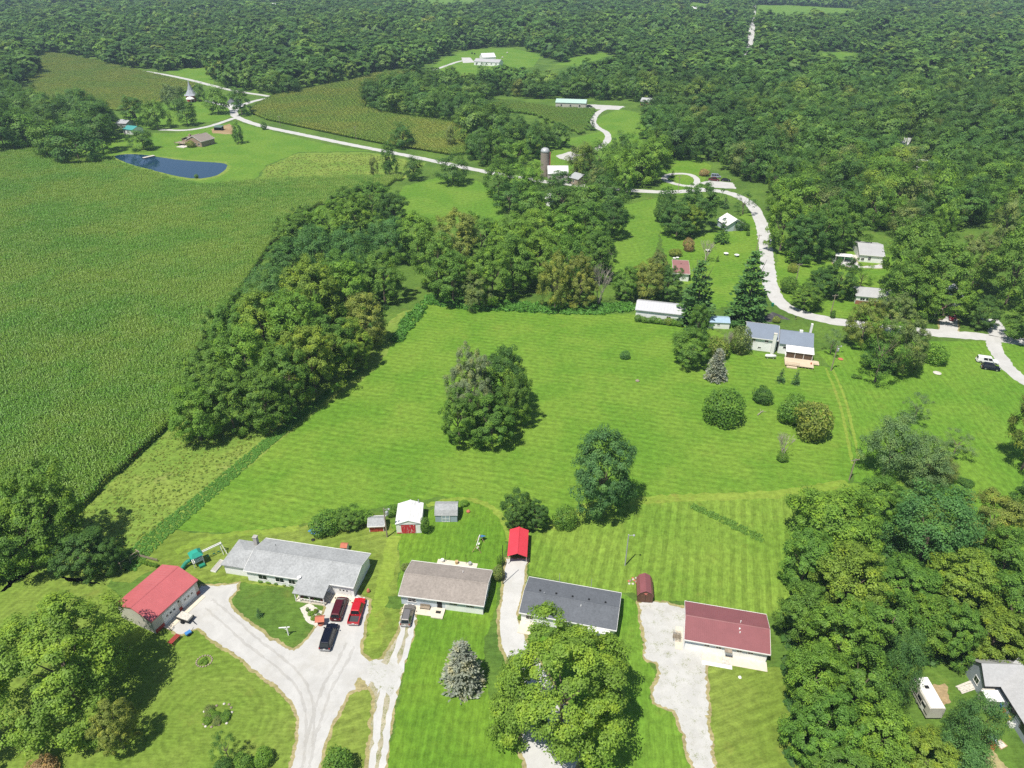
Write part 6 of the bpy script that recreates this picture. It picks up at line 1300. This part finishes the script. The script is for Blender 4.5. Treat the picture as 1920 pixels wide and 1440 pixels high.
for i in range(5): inst('plant', V_SHRUB[i%4], t, (R_.uniform(-.6,.6),R_.uniform(-.5,.5),.2), i, (.4,.4,.25), CO['b'])
# utility trailer, cart and red table at the garage
a, c = U(340,1158), U(358,1166); d = c - a; t = thing('utility_trailer', 'loaded utility trailer before the garage door', 'trailer', tuple((a+c)/2), math.atan2(d.y,d.x)+math.radians(4)); MB().box(-1.3,1.3,-.75,.75,.5,.6).build('bed', M['black'], t)
for y in (-.75,.71): MB().box(-1.3,1.3,y,y+.04,.602,.95).build('side', M['black'], t)
MB().box(-1.2,1.2,-.68,.68,.601,1.05).build('load', M['stone'], t)
for s in (-1,1): MB().tube((0,s*.8,.33),(0,s*.98,.33),.33,.33,12).build('wheel', M['tyre'], t)
MB().bar((1.3,0,.55),(2.5,-.4,.45),.09).build('tongue', M['black'], t)
g = gp(354,1190); t = thing('garden_cart', 'small blue and black cart in the tree shade', 'cart', g, .8); MB().box(-.5,.5,-.35,.35,.35,.65).build('tub', M['blue_tarp'], t)
for s in (-1,1): MB().tube((0,s*.38,.25),(0,s*.46,.25),.25,.25,10).build('wheel', M['tyre'], t)
MB().bar((.5,0,.5),(1.1,0,.9),.05).build('handle', M['black'], t)
a, c = U(318,1213), U(338,1193); d = c - a; t = thing('red_table', 'long red wooden table in the shade of the lower left maple', 'table', tuple((a+c)/2), math.atan2(d.y,d.x)); h = d.length/2-.2; tb = plain('red_table_paint', (0.32,0.05,0.04))
for i in range(4): MB().box(-h,h,-.46+i*.235,-.26+i*.235,.72,.77).build('plank', tb, t)
for x in (-h+.3,h-.3):
    for y in (-.4,.4): MB().box(x-.05,x+.05,y-.05,y+.05,0,.72).build('leg', tb, t)
# propane tank
g = gp(1444,672); t = thing('propane_tank', 'white propane tank behind the deck house', 'tank', g, math.radians(-8)); MB().tube((-1.2,0,.85),(1.2,0,.85),.48,.48,14).build('tank', M['white'], t, smooth=True)
for s in (-1,1): MB().tube((s*1.2,0,.85),(s*1.55,0,.85),.47,.2,14).build('end_cap', M['white'], t); MB().box(s*.8-.1,s*.8+.1,-.3,.3,0,.45).build('foot', M['block'], t)
MB().lathe([(.16,1.3),(.16,1.5),(.05,1.55)], 8).build('valve_cover', M['white'], t)
# pond dock, hay ring, bits on the lawns
a, c = U(270,297), U(288,293); d = c - a; t = thing('pond_dock', 'pale plank dock on the far pond side', 'dock', tuple((a+c)/2), math.atan2(d.y,d.x)); h = d.length/2+.5
for i in range(8): MB().box(-h+i*h/4+.03,-h+(i+1)*h/4-.03,-1.1,1.1,.42,.5).build('plank', M['stone'], t)
for x in (-h+.3,h-.3):
    for y in (-.9,.9): MB().tube((x,y,-.2),(x,y,.42),.1,.1,6).build('pile', M['wood'], t)
g = gp(411,244); t = thing('loafing_shed', 'small dark shelter on the bare soil patch', 'shed', g, -.1); MB().extx([(-1.6,0),(1.6,0),(1.6,2.6),(-1.6,2.0)], -2.6,-2.5).extx([(-1.6,0),(1.6,0),(1.6,2.6),(-1.6,2.0)], 2.5,2.6).box(-2.5,2.5,1.5,1.6,0,2.5).build('wall', M['dark'], t); MB().extx([(-1.8,2.0),(1.8,2.7),(1.8,2.8),(-1.8,2.1)],-2.8,2.8).build('roof', plain('green_roof',(0.10,0.16,0.13)), t)
def tarp(): 
    g = gp(592,997); b = MB(); n = 7
    for i in range(n):
        for j in range(n): b.v.append((i*.33-1, j*.4-1.2, .12+.25*math.sin(i*1.7)*math.cos(j*1.3)+.2*R_.random()))
    b.f = [(i*n+j,(i+1)*n+j,(i+1)*n+j+1,i*n+j+1) for i in range(n-1) for j in range(n-1)]
    return tag(b.build('blue_tarp', M['blue_tarp'], None, g, .9), 'crumpled blue tarp under the large bush', 'tarp')
tarp()
def blob(name, label, cat, px, r, hgt, mat, n=7): return tag(MB().lathe([(r*.8,0),(r,hgt*.5),(r*.5,hgt)], n).build(name, mat, None, gp(*px)), label, cat)
blob('planter', 'brown barrel planter on grass right of the grey house', 'planter', (691,1110), .35, .8, M['terracotta']); blob('fire_pit', 'rusty fire pit beside the grey gambrel shed', 'fire pit', (878,960), .45, .5, M['terracotta']); blob('tree_stump', 'dark stump in the upper mown field', 'stump', (1195,715), .6, .5, M['wood']); blob('fire_pit', 'dark fire pit behind the long grey house', 'fire pit', (587,1013), .4, .35, M['black'])
blob('stone_ring', 'pale stone ring in the field right of the road trees', 'stones', (1757,700), 1.1, .35, M['stone'], 9); blob('brick_pit', 'rust brown brick pit right of the deck house', 'pit', (1576,674), .8, .4, M['terracotta'], 6); blob('trunk_planter', 'brown pot under the small tree beside the red shed', 'pot', (648,992), .45, .7, M['terracotta']); blob('well_cap', 'small white well cap in the dry front lawn', 'well cap', (1387,1271), .3, .35, M['white'])
t = thing('rubble_pile', 'heap of stones and rubble behind the brown gambrel shed', 'stones', gp(1187,1092))
for i in range(12): MB().lathe([(.2,0),(.26,.14),(.1,.28)], 6, (R_.uniform(-.8,.8),R_.uniform(-1.1,1.1),0)).build('stone', (M['stone'],M['terracotta'],M['wood'])[i%3], t)
t = thing('fallen_branch', 'fallen dead branch lying in the mown field', 'branch', gp(1427,775), .7); MB().tube((-1.6,0,.2),(1.2,.2,.3),.14,.06,6).tube((0,.1,.25),(.9,.9,.5),.07,.03,5).tube((.3,.1,.25),(1.2,-.7,.4),.06,.02,5).build('limb', M['dead_wood'], t)
# garden white things
for i, (x, y) in enumerate([(1264,487),(1270,486),(1327,472),(1361,478),(1381,481)]):
    t = thing('garden_table', ['white round garden seat by the maroon roof, left','white round garden seat by the maroon roof, right','white garden ornament beneath the leafless tree','square white garden table on the lawn','oval white garden table on the lawn'][i], 'table', gp(x,y)); MB().lathe([(.95 if i>1 else .6,.7),(.95 if i>1 else .6,.78)], 12).build('top', M['white'], t); MB().lathe([(.35,0),(.12,.15),(.1,.7)], 8).build('pedestal', M['white'], t)
t = thing('flag_pole', 'white pole with a striped flag before the hidden house', 'flag', gp(1747,603)); MB().tube((0,0,0),(.6,-.2,5.0),.05,.04,6).build('staff', M['white'], t)
for i in range(7): MB().box(.6,2.2,-.22,-.20,3.7+i*.18,3.7+(i+1)*.18-.004).build('stripe', M['tail'] if i%2==0 else M['white'], t)
MB().box(.58,1.25,-.24,-.19,4.25,4.98).build('canton', plain('flag_blue',(0.03,0.05,0.2)), t)
t = thing('mail_box', 'black mail box on a post beside the road', 'mailbox', gp(1491,600)); MB().box(-.06,.06,-.06,.06,0,1.0).build('post', M['wood'], t); MB().extx([(-.14,1.0),(.14,1.0),(.14,1.18),(0,1.28),(-.14,1.18)],-.3,.3).build('box', M['black'], t)
t = thing('waste_bin', 'green waste bin at the road bend', 'bin', gp(1448,574)); MB().add([(-.28,-.28,0),(.28,-.28,0),(.28,.28,0),(-.28,.28,0),(-.35,-.35,1.0),(.35,-.35,1.0),(.35,.35,1.0),(-.35,.35,1.0)],[(0,3,2,1),(0,1,5,4),(1,2,6,5),(2,3,7,6),(3,0,4,7),(4,5,6,7)]).build('tub', M['green_plastic'], t); MB().box(-.38,.38,-.4,.38,1.002,1.08).build('lid', M['green_plastic'], t)
# round bales and bits by the far farm
for i, (x, y) in enumerate([(885,101),(890,102),(951,100),(942,109),(948,126)]): tag(MB().tube((-.7,0,.75),(.7,0,.75),.75,.75,12).build('round_bale', M['black'] if i < 2 else M['stone'], None, gp(x,y), .4), ['dark round bale left of the far white farm','second dark round bale by the far white farm','pale bale right of the far white farm','white bale beside the far farm','lone bale in the far meadow'][i], 'bale')
# lower right yard
t = thing('chicken_coop', 'orange wooden coop with pale blue lid in the lower right yard', 'coop', gp(1850,1396), math.radians(-28)); MB().box(-.9,.9,-.6,.6,0,.9).build('run', M['orange_wood'], t); MB().box(-.2,1.0,.1,1.3,1.1,1.18).build('lid', plain('pale_blue',(0.55,0.65,0.75)), t); MB().box(-.1,.9,.2,1.2,0,1.09).build('box', M['orange_wood'], t)
for i in range(5): MB().box(-.85+i*.22,-.75+i*.22,-.62,.05,.902,.93).build('slat', M['tan_wood'], t)
t = thing('sand_box', 'small wooden sandbox beside the orange coop', 'sandbox', gp(1876,1397), .4); MB().box(-.6,.6,-.5,.5,0,.14).build('sand', M['stone'], t)
for y in (-.56,.5): MB().box(-.66,.66,y,y+.06,0,.25).build('board', M['tan_wood'], t)
for x in (-.66,.6): MB().box(x,x+.06,-.5,.5,0,.25).build('board', M['tan_wood'], t)
t = thing('lumber_pile', 'pile of pale boards at the lower right house corner', 'lumber', gp(1815,1290), .25)
for i in range(7): MB().bar((-1.8,-.6+i*.2,.1+.08*(i%3)),(1.6,-.4+i*.22,.12+.1*(i%2)),.2,.06).build('board', M['stone'], t)
for i, (x, y, c_, nm, lb) in enumerate([(1876,1325,'blue_tarp','tote_box','blue tote against the lower right house wall'),(1882,1333,'tail','tote_box','red tote against the lower right house wall'),(1893,1348,'yellow','toy_car','yellow toy by the lower right house wall'),(1894,1361,'white','garden_chair','white chair by the lower right house wall'),(1862,1333,'stone','bench','pale bench on the lower right lawn'),(1858,1312,'white','wash_tub','white tub before the lower right porch')]):
    t = thing(nm, lb, nm.split('_')[-1], gp(x,y), .5*i); MB().box(-.4,.4,-.3,.3,.05,.5).build('body', M[c_], t); MB().box(-.44,.44,-.34,.34,.502,.58).build('lid', M[c_], t)
    if nm in ('garden_chair','toy_car','bench'): MB().box(-.4,-.3,-.3,.3,.585,1.05).build('backrest', M[c_], t)
# taupe house back terrace
t = thing('patio_terrace', 'pale concrete terrace behind the taupe roofed house', 'patio', gp(860,1058), math.radians(-9)); MB().box(-4.2,3.6,-1.2,.7,0,.06).build('slab', M['concrete'], t)
for i, x in enumerate((-3.2,-.4,2.2)): MB().lathe([(.3,.06),(.35,.7)], 8, (x,.1,0)).build('planter', (M['white'],M['tan_wood'],M['galv'])[i], t)
for x in (-2.6, 1.4): MB().tube((x,.4,.06),(x,.4,2.4),.04,.04,6).build('lantern_post', M['black'], t)
t = thing('garden_bench', 'wooden bench before the taupe roofed house', 'bench', gp(797,1142), math.radians(-9)); MB().box(-.9,.9,-.25,.25,.42,.48).build('seat', M['wood'], t); MB().box(-.9,.9,.25,.31,.48,.95).build('backrest', M['wood'], t)
for x in (-.8,.8):
    for y in (-.2,.2): MB().box(x-.05,x+.05,y-.05,y+.05,0,.42).build('leg', M['wood'], t)
for i, (x, y, tp, w, c_, lb) in enumerate([(765,1068,1052,26,'v','dull bush at the left gable of the taupe roofed house'),(934,1086,1058,26,'v','dull bush right of the taupe roofed house'),(938,1060,1038,16,'b','climbing bush on the post behind the carport drive'),(975,1160,1152,12,'y','small yellow shrub at the dark grey house corner'),(1560,596,580,12,'d','small bush under the pole by the brick house'),(1603,708,700,16,'g','flat low bush in the right field, left one'),(1612,710,703,10,'g','flat low bush in the right field, right one'),(1455,604,592,18,'o','brownish bush behind the deck house')]): tree('shrub', x, y, tp, w, c_, 'bush', lb)

# ---------------------------------------------------------------- air
b = MB().box(-4260, 4260, -1260, 5260, -1.0, 106.0); hz = b.build('haze', None)
m, nt, out = newmat('haze_air'); pv = nd(nt, 'ShaderNodeVolumePrincipled', {'Color': (0.62, 0.80, 1.0, 1), 'Density': 0.00012, 'Anisotropy': 0.0}); nt.links.new(pv.outputs[0], out.inputs['Volume']); hz.data.materials.append(m)
tag(hz, 'faint bluish summer haze over the whole landscape', 'haze', None, 'stuff')
